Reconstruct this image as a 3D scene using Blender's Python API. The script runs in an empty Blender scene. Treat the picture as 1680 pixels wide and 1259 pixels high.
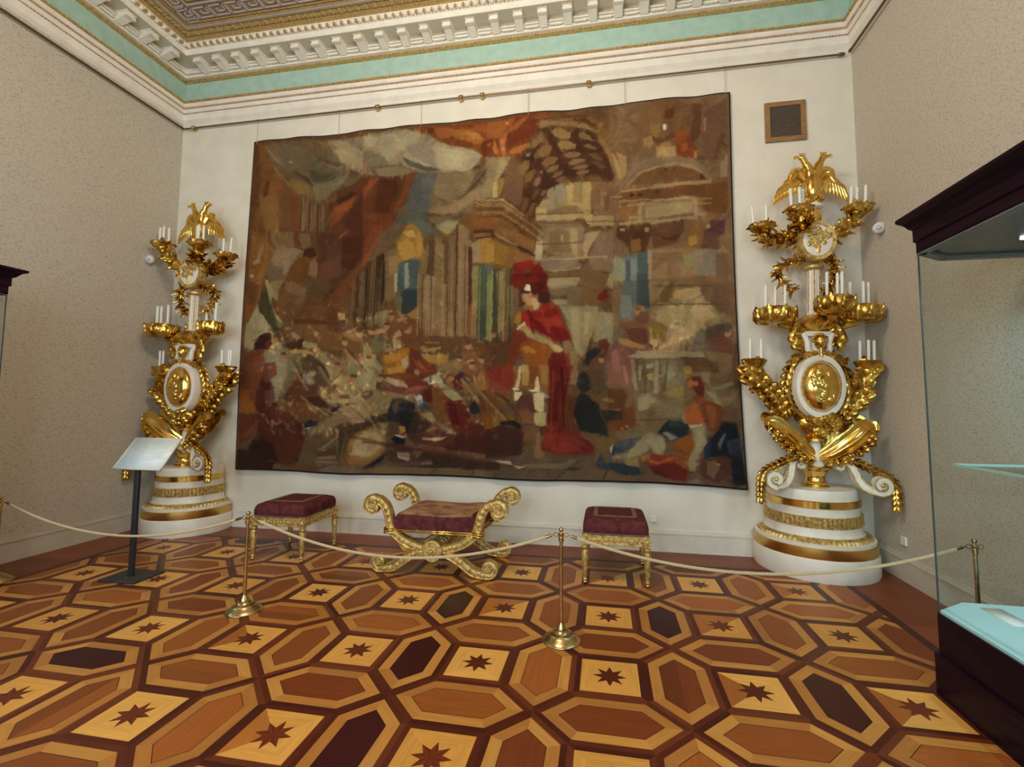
import bpy, bmesh, math, random
import numpy as np
from mathutils import Vector, Matrix
PI = math.pi
random.seed(7)
SC = bpy.context.scene
COL = SC.collection

# ------------------------------------------------------------------ camera, world, light, exposure
XL, XR = -1.9688, 7.0181          # left and right walls; the tapestry wall is y = 0, the floor z = 0
YB, ZC = -9.6, 6.74               # back wall behind the viewer, ceiling
CAM = Vector((4.180, -5.759, 1.670))
yaw, pitch, roll = -0.1782, 0.0741, 0.0056
cy_, sy_, cp_, sp_ = math.cos(yaw), math.sin(yaw), math.cos(pitch), math.sin(pitch)
fwd = Vector((sy_*cp_, cy_*cp_, sp_)); rgt = Vector((cy_, -sy_, 0)); up = rgt.cross(fwd)
r2 = math.cos(roll)*rgt + math.sin(roll)*up; u2 = -math.sin(roll)*rgt + math.cos(roll)*up
cam = bpy.data.cameras.new('camera'); cam_o = bpy.data.objects.new('camera', cam); COL.objects.link(cam_o)
cam_o.matrix_world = Matrix(((r2.x, u2.x, -fwd.x, CAM.x), (r2.y, u2.y, -fwd.y, CAM.y), (r2.z, u2.z, -fwd.z, CAM.z), (0, 0, 0, 1)))
cam.sensor_fit = 'HORIZONTAL'; cam.sensor_width = 36; cam.lens = 774.39/1680*36
cam.shift_x = -11.87/1680; cam.shift_y = -22.91/1680; cam.clip_start = .05
SC.camera = cam_o
SC.view_settings.view_transform = 'Standard'; SC.view_settings.look = 'None'
SC.view_settings.exposure = 0.0; SC.view_settings.gamma = 1; SC.view_settings.use_curve_mapping = False
w = bpy.data.worlds.new('world'); SC.world = w; w.use_nodes = True
w.node_tree.nodes['Background'].inputs[0].default_value = (.97, .93, .86, 1)
w.node_tree.nodes['Background'].inputs[1].default_value = .25
def lamp(name, kind, loc, energy, color, size=1, sy=None, target=None, radius=.2):
    l = bpy.data.lights.new(name, kind); l.energy = energy; l.color = color
    if kind == 'AREA':
        l.shape = 'RECTANGLE'; l.size = size; l.size_y = sy or size
    else: l.shadow_soft_size = radius
    if kind == 'SPOT': l.spot_size = 2.7; l.spot_blend = .3
    o = bpy.data.objects.new(name, l); COL.objects.link(o); o.location = loc
    if target: o.rotation_euler = (Vector(target)-Vector(loc)).to_track_quat('-Z', 'Y').to_euler()
    return o
# daylight through the three windows of the back wall, and the chandelier in the middle of the hall
for i, wx in enumerate((-.1, 2.5, 5.1)):
    lamp('window_daylight', 'AREA', (wx, YB+.25, 3.0), 122, (.70, .88, 1.0), 1.3, 3.4, (wx, 0, 2.2))
for k in range(6):
    a = k*PI/3
    lamp('chandelier_bulb', 'POINT', (2.9+.55*math.cos(a), -3.9+.55*math.sin(a), 5.45), 56, (1.0, .91, .74), radius=.07)

# ------------------------------------------------------------------ materials
def mat(name, col, rough=.5, metal=0, **kw):
    m = bpy.data.materials.new(name); m.use_nodes = True
    b = m.node_tree.nodes['Principled BSDF']
    b.inputs['Base Color'].default_value = (*col, 1); b.inputs['Roughness'].default_value = rough
    b.inputs['Metallic'].default_value = metal
    for k, v in kw.items(): b.inputs[k].default_value = v
    return m
def nd(m, t): return m.node_tree.nodes.new(t)
def ln(m, a, b): m.node_tree.links.new(a, b)
def noisy(m, c1, c2, scale=20, detail=4, stretch=(1, 1, 1), bump=0, lo=.35, hi=.65, bscale=None, rough=None):
    tc = nd(m, 'ShaderNodeTexCoord'); mp = nd(m, 'ShaderNodeMapping'); mp.inputs['Scale'].default_value = stretch
    n = nd(m, 'ShaderNodeTexNoise'); n.inputs['Scale'].default_value = scale; n.inputs['Detail'].default_value = detail
    r = nd(m, 'ShaderNodeValToRGB'); r.color_ramp.elements[0].position = lo; r.color_ramp.elements[1].position = hi
    r.color_ramp.elements[0].color = (*c1, 1); r.color_ramp.elements[1].color = (*c2, 1)
    b = m.node_tree.nodes['Principled BSDF']
    ln(m, tc.outputs['Object'], mp.inputs[0]); ln(m, mp.outputs[0], n.inputs['Vector']); ln(m, n.outputs['Fac'], r.inputs[0])
    ln(m, r.outputs[0], b.inputs['Base Color'])
    if rough:
        mr = nd(m, 'ShaderNodeMapRange'); mr.inputs[3].default_value = rough[0]; mr.inputs[4].default_value = rough[1]
        ln(m, n.outputs['Fac'], mr.inputs[0]); ln(m, mr.outputs[0], b.inputs['Roughness'])
    if bump:
        n2 = nd(m, 'ShaderNodeTexNoise'); n2.inputs['Scale'].default_value = bscale or scale; n2.inputs['Detail'].default_value = 3
        ln(m, mp.outputs[0], n2.inputs['Vector'])
        bp = nd(m, 'ShaderNodeBump'); bp.inputs['Strength'].default_value = bump; bp.inputs['Distance'].default_value = .01
        ln(m, n2.outputs['Fac'], bp.inputs['Height']); ln(m, bp.outputs[0], b.inputs['Normal'])
    return m
M = {}
M['wall_front'] = noisy(mat('cream_wall_paint', (.7, .62, .5), .85), (.72, .67, .56), (.79, .74, .63), 3, 3)
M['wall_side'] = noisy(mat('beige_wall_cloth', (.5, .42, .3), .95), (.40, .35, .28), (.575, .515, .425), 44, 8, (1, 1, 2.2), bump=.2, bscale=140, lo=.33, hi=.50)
M['baseb'] = noisy(mat('cream_baseboard_paint', (.7, .65, .55), .6), (.66, .61, .51), (.74, .69, .58), 4, 3)
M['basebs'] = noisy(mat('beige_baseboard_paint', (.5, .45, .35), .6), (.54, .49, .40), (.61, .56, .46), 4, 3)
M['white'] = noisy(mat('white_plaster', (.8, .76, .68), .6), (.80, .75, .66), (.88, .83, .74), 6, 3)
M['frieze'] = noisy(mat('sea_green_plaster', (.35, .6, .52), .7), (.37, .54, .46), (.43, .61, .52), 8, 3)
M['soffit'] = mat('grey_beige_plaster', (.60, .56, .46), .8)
M['ceil'] = noisy(mat('ceiling_brown_paint', (.3, .2, .1), .7), (.27, .17, .085), (.36, .25, .13), 9, 3)
M['ceilgold'] = noisy(mat('ceiling_gilding', (.6, .42, .18), .5, .4), (.46, .31, .12), (.66, .48, .2), 30, 3, bump=.4)
M['lav'] = mat('pale_lilac_paint', (.50, .45, .46), .6)
M['gold'] = noisy(mat('gilded_wood', (.9, .6, .16), .3, 1), (.36, .17, .028), (.90, .63, .15), 11, 4, bump=.35, bscale=26, rough=(.18, .36))
M['goldsm'] = noisy(mat('burnished_gilding', (.9, .6, .16), .2, 1), (.72, .43, .09), (.95, .68, .20), 5, 3, bump=.12, bscale=14, rough=(.1, .22))
M['goldpale'] = noisy(mat('pale_carved_gilding', (.8, .6, .26), .4, .75), (.44, .28, .075), (.80, .60, .24), 30, 4, bump=.35, bscale=50, rough=(.40, .58))
M['candwhite'] = noisy(mat('ivory_painted_wood', (.8, .76, .68), .45), (.76, .70, .60), (.84, .79, .69), 7, 4)
M['candle'] = mat('white_wax', (.86, .84, .78), .5, 0)
M['candle'].node_tree.nodes['Principled BSDF'].inputs['Subsurface Weight'].default_value = .15
M['brass'] = noisy(mat('brass', (.6, .45, .2), .28, 1), (.42, .31, .14), (.66, .50, .24), 12, 3, rough=(.18, .34))
M['darkbrass'] = mat('dark_bronze_rod', (.16, .10, .06), .4, .6)
M['black'] = mat('black_enamel', (.025, .025, .03), .4)
M['blackm'] = noisy(mat('matt_dark_steel', (.03, .03, .035), .6), (.02, .02, .024), (.045, .043, .045), 20, 3)
M['case'] = noisy(mat('dark_stained_mahogany', (.04, .015, .02), .35), (.009, .003, .009), (.019, .006, .013), 3, 4, (1, 1, 14)); M['case'].node_tree.nodes['Principled BSDF'].inputs['Specular IOR Level'].default_value = .12
M['velvet'] = noisy(mat('maroon_velvet', (.16, .03, .03), .85), (.075, .016, .018), (.14, .032, .034), 18, 4, bump=.4, bscale=60)
M['velvet'].node_tree.nodes['Principled BSDF'].inputs['Specular IOR Level'].default_value = .15
M['rug'] = noisy(mat('worn_orange_needlework', (.4, .18, .08), .95), (.12, .05, .03), (.42, .21, .095), 9, 5, (1, 1, 1), bump=.5, bscale=60, lo=.3, hi=.62)
M['galloon'] = noisy(mat('tarnished_braid', (.3, .22, .12), .7), (.10, .05, .035), (.26, .18, .10), 60, 2, bump=.5)
M['rope'] = mat('gold_cream_cord', (.60, .47, .27), .6)
M['mesh'] = noisy(mat('dark_brown_grille_wire', (.14, .10, .07), .6), (.08, .055, .04), (.17, .12, .08), 90, 2)
M['wood'] = noisy(mat('brown_oak_frame', (.3, .17, .06), .5), (.25, .125, .045), (.36, .20, .075), 10, 4, (1, 1, 6))
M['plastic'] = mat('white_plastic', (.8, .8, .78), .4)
M['paper'] = noisy(mat('white_text_panel', (.72, .76, .75), .35), (.70, .74, .73), (.76, .79, .78), 5, 2)
M['ink'] = mat('faint_grey_print', (.50, .55, .56), .6)
M['deck'] = noisy(mat('pale_blue_case_lining', (.5, .78, .8), .35), (.50, .82, .88), (.58, .88, .93), 4, 2)
M['underhead'] = mat('dark_teal_case_lining', (.015, .035, .045), .25)
M['led'] = mat('lit_white_led', (1, 1, 1), .5); _b = M['led'].node_tree.nodes['Principled BSDF']
_b.inputs['Emission Color'].default_value = (1, 1, 1, 1); _b.inputs['Emission Strength'].default_value = 8
M['tapback'] = mat('dark_tapestry_selvedge', (.022, .012, .016), .9)
def glass(name, tint, alpha_rough=.0):
    m = bpy.data.materials.new(name); m.use_nodes = True; nt = m.node_tree
    nt.nodes.remove(nt.nodes['Principled BSDF']); out = nt.nodes['Material Output']
    t = nd(m, 'ShaderNodeBsdfTransparent'); t.inputs[0].default_value = (*tint, 1)
    g = nd(m, 'ShaderNodeBsdfGlossy'); g.inputs['Roughness'].default_value = .02; g.inputs[0].default_value = (.9, .95, .95, 1)
    lw = nd(m, 'ShaderNodeLayerWeight'); lw.inputs[0].default_value = .5
    pw = nd(m, 'ShaderNodeMath'); pw.operation = 'POWER'; pw.inputs[1].default_value = 4; ln(m, lw.outputs['Facing'], pw.inputs[0])
    f = nd(m, 'ShaderNodeMath'); f.operation = 'MULTIPLY_ADD'; f.inputs[1].default_value = .22; f.inputs[2].default_value = .008; ln(m, pw.outputs[0], f.inputs[0])
    x = nd(m, 'ShaderNodeMixShader'); ln(m, f.outputs[0], x.inputs[0]); ln(m, t.outputs[0], x.inputs[1]); ln(m, g.outputs[0], x.inputs[2])
    ln(m, x.outputs[0], out.inputs[0]); return m
M['glass'] = glass('clear_case_glass', (.95, .975, .97))
M['glassedge'] = mat('green_glass_edge', (.05, .065, .065), .3)
M['shelfedge'] = mat('frosted_green_shelf_edge', (.45, .68, .62), .2)
# parquet: each inlaid piece carries its own wood colour and grain direction
def parquet():
    m = mat('inlaid_parquet', (.4, .2, .1), .32); b = m.node_tree.nodes['Principled BSDF']
    a = nd(m, 'ShaderNodeVertexColor'); a.layer_name = 'wood'
    uv = nd(m, 'ShaderNodeUVMap'); uv.uv_map = 'grain'
    mp = nd(m, 'ShaderNodeMapping'); mp.inputs['Scale'].default_value = (4, 46, 1)
    n = nd(m, 'ShaderNodeTexNoise'); n.inputs['Scale'].default_value = 1; n.inputs['Detail'].default_value = 4
    mr = nd(m, 'ShaderNodeMapRange'); mr.inputs[3].default_value = .72; mr.inputs[4].default_value = 1.28
    vm = nd(m, 'ShaderNodeVectorMath'); vm.operation = 'SCALE'
    ln(m, uv.outputs[0], mp.inputs[0]); ln(m, mp.outputs[0], n.inputs['Vector']); ln(m, n.outputs['Fac'], mr.inputs[0])
    ln(m, a.outputs[0], vm.inputs[0]); ln(m, mr.outputs[0], vm.inputs['Scale']); ln(m, vm.outputs[0], b.inputs['Base Color'])
    tc = nd(m, 'ShaderNodeTexCoord'); n2 = nd(m, 'ShaderNodeTexNoise'); n2.inputs['Scale'].default_value = 3; n2.inputs['Detail'].default_value = 3
    m2 = nd(m, 'ShaderNodeMapRange'); m2.inputs[3].default_value = .26; m2.inputs[4].default_value = .5
    ln(m, tc.outputs['Object'], n2.inputs['Vector']); ln(m, n2.outputs['Fac'], m2.inputs[0]); ln(m, m2.outputs[0], b.inputs['Roughness'])
    b.inputs['Specular IOR Level'].default_value = .22
    return m
M['parquet'] = parquet()

# ------------------------------------------------------------------ helpers
def link(name, bm, m, parent=None, smooth=True, bevel=0):
    me = bpy.data.meshes.new(name); bmesh.ops.recalc_face_normals(bm, faces=bm.faces); bm.to_mesh(me); bm.free()
    for mm in (m if isinstance(m, (list, tuple)) else [m]): me.materials.append(mm)
    o = bpy.data.objects.new(name, me); COL.objects.link(o)
    if parent: o.parent = parent
    if smooth:
        me.polygons.foreach_set('use_smooth', [True]*len(me.polygons))
        at = me.attributes.new('sharp_edge', 'BOOLEAN', 'EDGE')
        b2 = bmesh.new(); b2.from_mesh(me)
        fl = [not (len(e.link_faces) == 2 and e.calc_face_angle(0) < .7) for e in b2.edges]; b2.free()
        at.data.foreach_set('value', fl)
    if bevel:
        md = o.modifiers.new('bevel', 'BEVEL'); md.width = bevel; md.segments = 2; md.limit_method = 'ANGLE'; md.angle_limit = .6
    return o
def empty(name, loc, label, cat, group=None):
    o = bpy.data.objects.new(name, None); COL.objects.link(o); o.location = loc; o.empty_display_size = .1
    tag(o, label, cat, group); return o
def tag(o, label=None, cat=None, group=None, kind=None):
    if label: o['label'] = label
    if cat: o['category'] = cat
    if group: o['group'] = group
    if kind: o['kind'] = kind
    return o
def struct(name, bm, m, smooth=False): return tag(link(name, bm, m, None, smooth), kind='structure')
def B(): return bmesh.new()
def box(bm, x0, x1, y0, y1, z0, z1, mi=0):
    v = [bm.verts.new((x, y, z)) for x in (x0, x1) for y in (y0, y1) for z in (z0, z1)]
    for f in ((0, 1, 3, 2), (4, 6, 7, 5), (0, 4, 5, 1), (2, 3, 7, 6), (0, 2, 6, 4), (1, 5, 7, 3)):
        bm.faces.new([v[i] for i in f]).material_index = mi
    return bm
def lathe(bm, prof, seg=48, cx=0, cy=0, ripple=None, mi=0, sx=1, sy=1, cap=True):
    rings = []
    for r, z in prof:
        ring = []
        for i in range(seg):
            a = 2*PI*i/seg; rr = r*(ripple(a, z) if ripple else 1)
            ring.append(bm.verts.new((cx+sx*rr*math.cos(a), cy+sy*rr*math.sin(a), z)))
        rings.append(ring)
    for a, b in zip(rings, rings[1:]):
        for i in range(seg): bm.faces.new((a[i], a[(i+1) % seg], b[(i+1) % seg], b[i])).material_index = mi
    if cap:
        bm.faces.new(rings[0][::-1]).material_index = mi; bm.faces.new(rings[-1]).material_index = mi
    return bm
def spline(pts, n=8):
    P = [Vector(p) for p in pts]; P = [P[0]*2-P[1]]+P+[P[-1]*2-P[-2]]; out = []
    for i in range(1, len(P)-2):
        for k in range(n):
            t = k/n; a, b, c, d = P[i-1:i+3]
            out.append(.5*((2*b)+(c-a)*t+(2*a-5*b+4*c-d)*t*t+(3*b-a-3*c+d)*t**3))
    out.append(P[-2].copy()); return out
def tube(bm, pts, rad, seg=8, mi=0, flat=1.0, ref=Vector((0, -1, 0))):
    """round or oval sweep along a polyline; rad is a number or one per point"""
    n = len(pts); R = rad if isinstance(rad, (list, tuple)) else [rad]*n; rings = []
    for i, p in enumerate(pts):
        t = (pts[min(i+1, n-1)]-pts[max(i-1, 0)]).normalized(); s = t.cross(ref)
        if s.length < 1e-3: s = t.cross(Vector((1, 0, .3)))
        s.normalize(); u = s.cross(t)
        rings.append([bm.verts.new(p+s*R[i]*math.cos(2*PI*k/seg)+u*R[i]*flat*math.sin(2*PI*k/seg)) for k in range(seg)])
    for a, b in zip(rings, rings[1:]):
        for k in range(seg): bm.faces.new((a[k], a[(k+1) % seg], b[(k+1) % seg], b[k])).material_index = mi
    bm.faces.new(rings[0]).material_index = mi; bm.faces.new(rings[-1][::-1]).material_index = mi
    return bm
def sweep_rect(bm, pts, wid, dep, groove=0, mi=0):
    """bar lying in the xz plane: wid across the curve (in plane), dep along y, with a raised rim on the faces"""
    n = len(pts); W = wid if isinstance(wid, (list, tuple)) else [wid]*n; rings = []
    for i, p in enumerate(pts):
        t = (pts[min(i+1, n-1)]-pts[max(i-1, 0)]); t.y = 0; t.normalize(); s = Vector((-t.z, 0, t.x)); w = W[i]/2; d = dep/2
        g = groove*(.6+.4*math.sin(i*1.9))
        sec = [(w, d), (w, -d), (w*.72, -d), (w*.6, -d+g), (0, -d-g*.5), (-w*.6, -d+g), (-w*.72, -d), (-w, -d), (-w, d), (-w*.6, d-g*.3), (w*.6, d-g*.3)]
        rings.append([bm.verts.new(p+s*a+Vector((0, b, 0))) for a, b in sec])
    k = 11
    for a, b in zip(rings, rings[1:]):
        for j in range(k): bm.faces.new((a[j], a[(j+1) % k], b[(j+1) % k], b[j])).material_index = mi
    bm.faces.new(rings[0]).material_index = mi; bm.faces.new(rings[-1][::-1]).material_index = mi
    return bm
def ellip(bm, c, r, seg=16, rg=10, mi=0, rot=None, bumpf=None):
    c = Vector(c); top = []; rings = []
    for i in range(rg+1):
        th = PI*i/rg; ring = []
        for k in range(seg if 0 < i < rg else 1):
            ph = 2*PI*k/seg; f = 1+(bumpf(th, ph) if bumpf else 0)
            v = Vector((r[0]*f*math.sin(th)*math.cos(ph), r[1]*f*math.sin(th)*math.sin(ph), r[2]*f*math.cos(th)))
            if rot: v = rot @ v
            ring.append(bm.verts.new(c+v))
        rings.append(ring)
    for a, b in zip(rings, rings[1:]):
        if len(a) == 1:
            for k in range(seg): bm.faces.new((a[0], b[k], b[(k+1) % seg])).material_index = mi
        elif len(b) == 1:
            for k in range(seg): bm.faces.new((a[k], a[(k+1) % seg], b[0])).material_index = mi
        else:
            for k in range(seg): bm.faces.new((a[k], b[k], b[(k+1) % seg], a[(k+1) % seg])).material_index = mi
    return bm
def leaf(bm, pts, width, nrm=(0, -1, 0), lobes=5, cup=.35, thick=.010, mi=0, nu=26, nv=8, taper=.75, ridge=.07, depth=.32):
    """a thick acanthus-like leaf along a spine"""
    S = spline(pts, max(3, nu//max(1, len(pts)-1))); n = len(S); ref = Vector(nrm); g = [[], []]
    for i, p in enumerate(S):
        t = i/(n-1); T = (S[min(i+1, n-1)]-S[max(i-1, 0)]).normalized(); Bv = T.cross(ref)
        if Bv.length < 1e-3: Bv = T.cross(Vector((0, 0, 1)))
        Bv.normalize(); N = Bv.cross(T)
        if N.dot(ref) < 0: N = -N
        w = width*(max(.0, math.sin(PI*min(1, t*.93+.06)**taper))**.7)
        lob = (1-depth)+depth*abs(math.sin(lobes*PI*t+.3))
        for side in (0, 1):
            row = []
            for j in range(nv+1):
                s = 2*j/nv-1; ww = w*(1 if abs(s) < .55 else 1+(lob-1)*(abs(s)-.55)/.45)
                off = cup*w*s*s+ridge*w*math.cos(s*9+t*2)+ridge*.8*w*abs(s)*math.sin(lobes*2*PI*t)
                row.append(bm.verts.new(p+Bv*ww*s*.5+N*(off+(thick if side else 0))))
            g[side].append(row)
    def q(a, b, c, d):
        try: bm.faces.new((a, b, c, d)).material_index = mi
        except ValueError: pass
    for side in (0, 1):
        for i in range(n-1):
            for j in range(nv):
                r = (g[side][i][j], g[side][i][j+1], g[side][i+1][j+1], g[side][i+1][j]); q(*(r if side else r[::-1]))
    for i in range(n-1):
        for j in (0, nv): q(g[0][i][j], g[0][i+1][j], g[1][i+1][j], g[1][i][j])
    for i in (0, n-1):
        for j in range(nv): q(g[0][i][j], g[0][i][j+1], g[1][i][j+1], g[1][i][j])
    return bm
def loop3(bm, prof, mi=0, closed=False, y0=YB):
    """moulding profile (projection p, height z) run along left wall, tapestry wall and right wall with mitres"""
    pts = [[bm.verts.new(c) for c in ((XL+p, y0, z), (XL+p, -p, z), (XR-p, -p, z), (XR-p, y0, z))] for p, z in prof]
    pr = list(zip(pts, pts[1:]))+([(pts[-1], pts[0])] if closed else [])
    for a, b in pr:
        for k in range(3): bm.faces.new((a[k], a[k+1], b[k+1], b[k])).material_index = mi
    return bm
def runs(step, p, y0=-7.5):
    """placements (origin, along, inward) along the three walls at projection p"""
    out = []
    n = int((XR-XL-2*p)/step)
    for i in range(n+1): out.append((Vector((XL+p+(XR-XL-2*p)*(i+.5)/(n+1), 0, 0)), Vector((1, 0, 0)), Vector((0, -1, 0))))
    m = int((-y0-p)/step)
    for i in range(m+1):
        y = -p-step*(i+.5)
        out.append((Vector((XL, y, 0)), Vector((0, 1, 0)), Vector((1, 0, 0)))); out.append((Vector((XR, y, 0)), Vector((0, 1, 0)), Vector((-1, 0, 0))))
    return out
def obox(bm, o, al, inn, hw, p0, p1, z0, z1, mi=0, z0b=None):
    """box on a run: half width hw along, projection p0..p1, z0..z1 (z0b: lower height at the wall end)"""
    v = []
    for s in (-hw, hw):
        for p in (p0, p1):
            for z in ((z0b if (z0b is not None and p == p0) else z0), z1):
                q = o+al*s+inn*p; v.append(bm.verts.new((q.x, q.y, z)))
    for f in ((0, 1, 3, 2), (4, 6, 7, 5), (0, 4, 5, 1), (2, 3, 7, 6), (0, 2, 6, 4), (1, 5, 7, 3)):
        bm.faces.new([v[i] for i in f]).material_index = mi
# ------------------------------------------------------------------ room shell
T = .2
struct('wall_front', box(B(), XL-T, XR+T, 0, T, 0, ZC+.1), M['wall_front'])
struct('wall_left', box(B(), XL-T, XL, YB-T, 0, 0, ZC+.1), M['wall_side'])
struct('wall_right', box(B(), XR, XR+T, YB-T, 0, 0, ZC+.1), M['wall_side'])
bm = B()      # back wall with three window openings
xs = [XL-T, -.85, .65, 1.75, 3.25, 4.35, 5.85, XR+T]
for i in range(7):
    if i % 2 == 0: box(bm, xs[i], xs[i+1], YB-T, YB, 0, ZC+.1)
    else: box(bm, xs[i], xs[i+1], YB-T, YB, 0, 1.1); box(bm, xs[i], xs[i+1], YB-T, YB, 4.9, ZC+.1)
struct('wall_back', bm, M['wall_side'])
struct('ceiling', box(B(), XL-T, XR+T, YB-T, T, ZC, ZC+.15), M['ceil'])

# baseboards
def baseboard(name, run, m):
    bm = B()
    for (p, z0, z1) in ((.022, 0, .20), (.030, .20, .215), (.016, .215, .24)):
        if run == 'front': box(bm, XL, XR, -p, 0, z0, z1)
        elif run == 'left': box(bm, XL, XL+p, YB, -.03, z0, z1)
        else: box(bm, XR-p, XR, YB, -.03, z0, z1)
    struct(name, bm, m)
baseboard('baseboard_front', 'front', M['baseb']); baseboard('baseboard_left', 'left', M['basebs']); baseboard('baseboard_right', 'right', M['basebs'])

# ---- parquet floor: squares with stars between long hexagons, all real inlaid pieces
WB = (.93, .82, .74)
def srgb(h): return tuple(w_*v_ for w_, v_ in zip(WB, srgb0(h)))
def srgb0(h): return tuple(((int(h[i:i+2], 16)/255+.055)/1.055)**2.4 if int(h[i:i+2], 16) > 10 else int(h[i:i+2], 16)/3295 for i in (0, 2, 4))
bm = B(); cl = bm.loops.layers.float_color.new('wood'); uvl = bm.loops.layers.uv.new('grain')
PX0, PX1, PY1, PY0 = -1.27, 6.38, -.50, YB
P = .84; SY = -.983
rnd = random.Random(11)
def clip(poly):
    for ax, lim, sg in ((0, PX0, 1), (0, PX1, -1), (1, PY1, -1), (1, PY0, 1)):
        out = []
        for a, b in zip(poly, poly[1:]+poly[:1]):
            ia, ib = (a[ax]-lim)*sg >= 0, (b[ax]-lim)*sg >= 0
            if ia: out.append(a)
            if ia != ib:
                t = (lim-a[ax])/(b[ax]-a[ax]); out.append((a[0]+(b[0]-a[0])*t, a[1]+(b[1]-a[1])*t))
        poly = out
        if len(poly) < 3: return []
    return poly
def piece(poly, z, col, ang, vary=.12, doclip=True):
    if doclip: poly = clip(list(poly))
    if len(poly) < 3: return
    f = 1+rnd.uniform(-vary, vary); o = rnd.uniform(0, 50)
    fc = bm.faces.new([bm.verts.new((x, y, z)) for x, y in poly])
    if fc.normal.z < 0 or True:
        fc.normal_update()
        if fc.normal.z < 0: fc.normal_flip()
    c, s = math.cos(ang), math.sin(ang)
    for l in fc.loops:
        x, y = l.vert.co.x, l.vert.co.y
        l[cl] = (col[0]*f, col[1]*f, col[2]*f, 1); l[uvl].uv = (x*c+y*s+o, -x*s+y*c+o*.7)
DARK = [srgb('5e2c1a'), srgb('4c2016'), srgb('6e3820'), srgb('572617')]
RING = [srgb('c48e48'), srgb('b88040'), srgb('ca964e'), srgb('b27c40')]
INNER = [srgb('965628'), srgb('8c5026'), srgb('a2602c'), srgb('7c4020'), srgb('9a5a2a'), srgb('6a321c')]
EBON = [srgb('3a141a'), srgb('42181a')]
SQ = [srgb('e2ac58'), srgb('d8a250'), srgb('e8b660')]
SQB = [srgb('b47434'), srgb('a86a30')]
STAR = [srgb('642a1a'), srgb('70341e'), srgb('5a2618')]
def hexa(cx, cy, vert, inset):
    h = P*.25-inset; tip = P*.5-inset*1.414; sh = P*.25-inset*.414
    pts = [(-h, -sh), (0, -tip), (h, -sh), (h, sh), (0, tip), (-h, sh)]
    if not vert: pts = [(y, x) for x, y in pts]
    return [(cx+x, cy+y) for x, y in pts]
bw, rw = P*.041, P*.078
for i in range(-3, 9):
    for j in range(-2, 11):
        cx, cy = i*P, SY-j*P
        if cx < PX0-.5 or cx > PX1+.5 or cy < PY0-.5: continue
        # dark bands along the square, the star square
        a = P*.25; b = a-bw; cs = [(-1, -1), (1, -1), (1, 1), (-1, 1)]
        for k in range(4):
            p, q = cs[k], cs[(k+1) % 4]
            piece([(cx+p[0]*a, cy+p[1]*a), (cx+q[0]*a, cy+q[1]*a), (cx+q[0]*b, cy+q[1]*b), (cx+p[0]*b, cy+p[1]*b)], 0, rnd.choice(DARK), 0 if k % 2 == 0 else PI/2)
        style = rnd.random(); base = rnd.choice(SQ)
        for k in range(4):      # four mitred triangles round the star
            p, q = cs[k], cs[(k+1) % 4]; c = base
            if style < .34 and k in (3, 2)[:1+(style < .16)]: c = rnd.choice(SQB)
            if style > .94: c = rnd.choice(SQB)
            piece([(cx+p[0]*b, cy+p[1]*b), (cx+q[0]*b, cy+q[1]*b), (cx, cy)], 0, c, 0 if k % 2 == 0 else PI/2, .05)
        sc = rnd.choice(STAR)
        for k in range(8):
            t0 = k*PI/4; ro = P*.125; ri = P*.062
            for sgn, f in ((1, 1.15), (-1, .85)):
                piece([(cx, cy), (cx+ro*math.cos(t0), cy+ro*math.sin(t0)), (cx+ri*math.cos(t0+sgn*PI/8), cy+ri*math.sin(t0+sgn*PI/8))][::sgn], .0006, tuple(v*f for v in sc), t0, .04)
        for vert, hx, hy in ((True, cx+P/2, cy), (False, cx, cy+P/2)):
            O = hexa(hx, hy, vert, 0); I1 = hexa(hx, hy, vert, bw); I2 = hexa(hx, hy, vert, bw+rw); I3 = hexa(hx, hy, vert, bw+rw+.004)
            for k in range(6):
                ang = math.atan2(O[(k+1) % 6][1]-O[k][1], O[(k+1) % 6][0]-O[k][0])
                piece([O[k], O[(k+1) % 6], I1[(k+1) % 6], I1[k]], 0, rnd.choice(DARK), ang)
                piece([I1[k], I1[(k+1) % 6], I2[(k+1) % 6], I2[k]], 0, rnd.choice(RING), ang, .08)
                piece([I2[k], I2[(k+1) % 6], I3[(k+1) % 6], I3[k]], 0, srgb('3a1c12'), ang, .08)
            t = rnd.random(); ang = PI/2 if vert else 0
            if (vert and (i, j) in ((3, 1), (3, 2), (5, 1), (6, 2), (3, 3), (-1, 5), (7, 4), (1, 6))) or (not vert and (i, j) in ((1, 3), (0, 0))): piece(I3, 0, rnd.choice(EBON), ang)
            elif t < .14 or (vert and (i, j) == (5, 2)):       # two-tone plank panel
                c1 = rnd.choice(INNER); ctr = (hx, hy)
                h = [q for q in I3]
                A_ = [h[1], h[2], h[3], h[4]]; B_ = [h[4], h[5], h[0], h[1]]
                piece(A_, 0, c1, ang); piece(B_, 0, tuple(v*.72 for v in c1), ang)
            else: piece(I3, 0, rnd.choice(INNER[:5]), ang)
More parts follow.
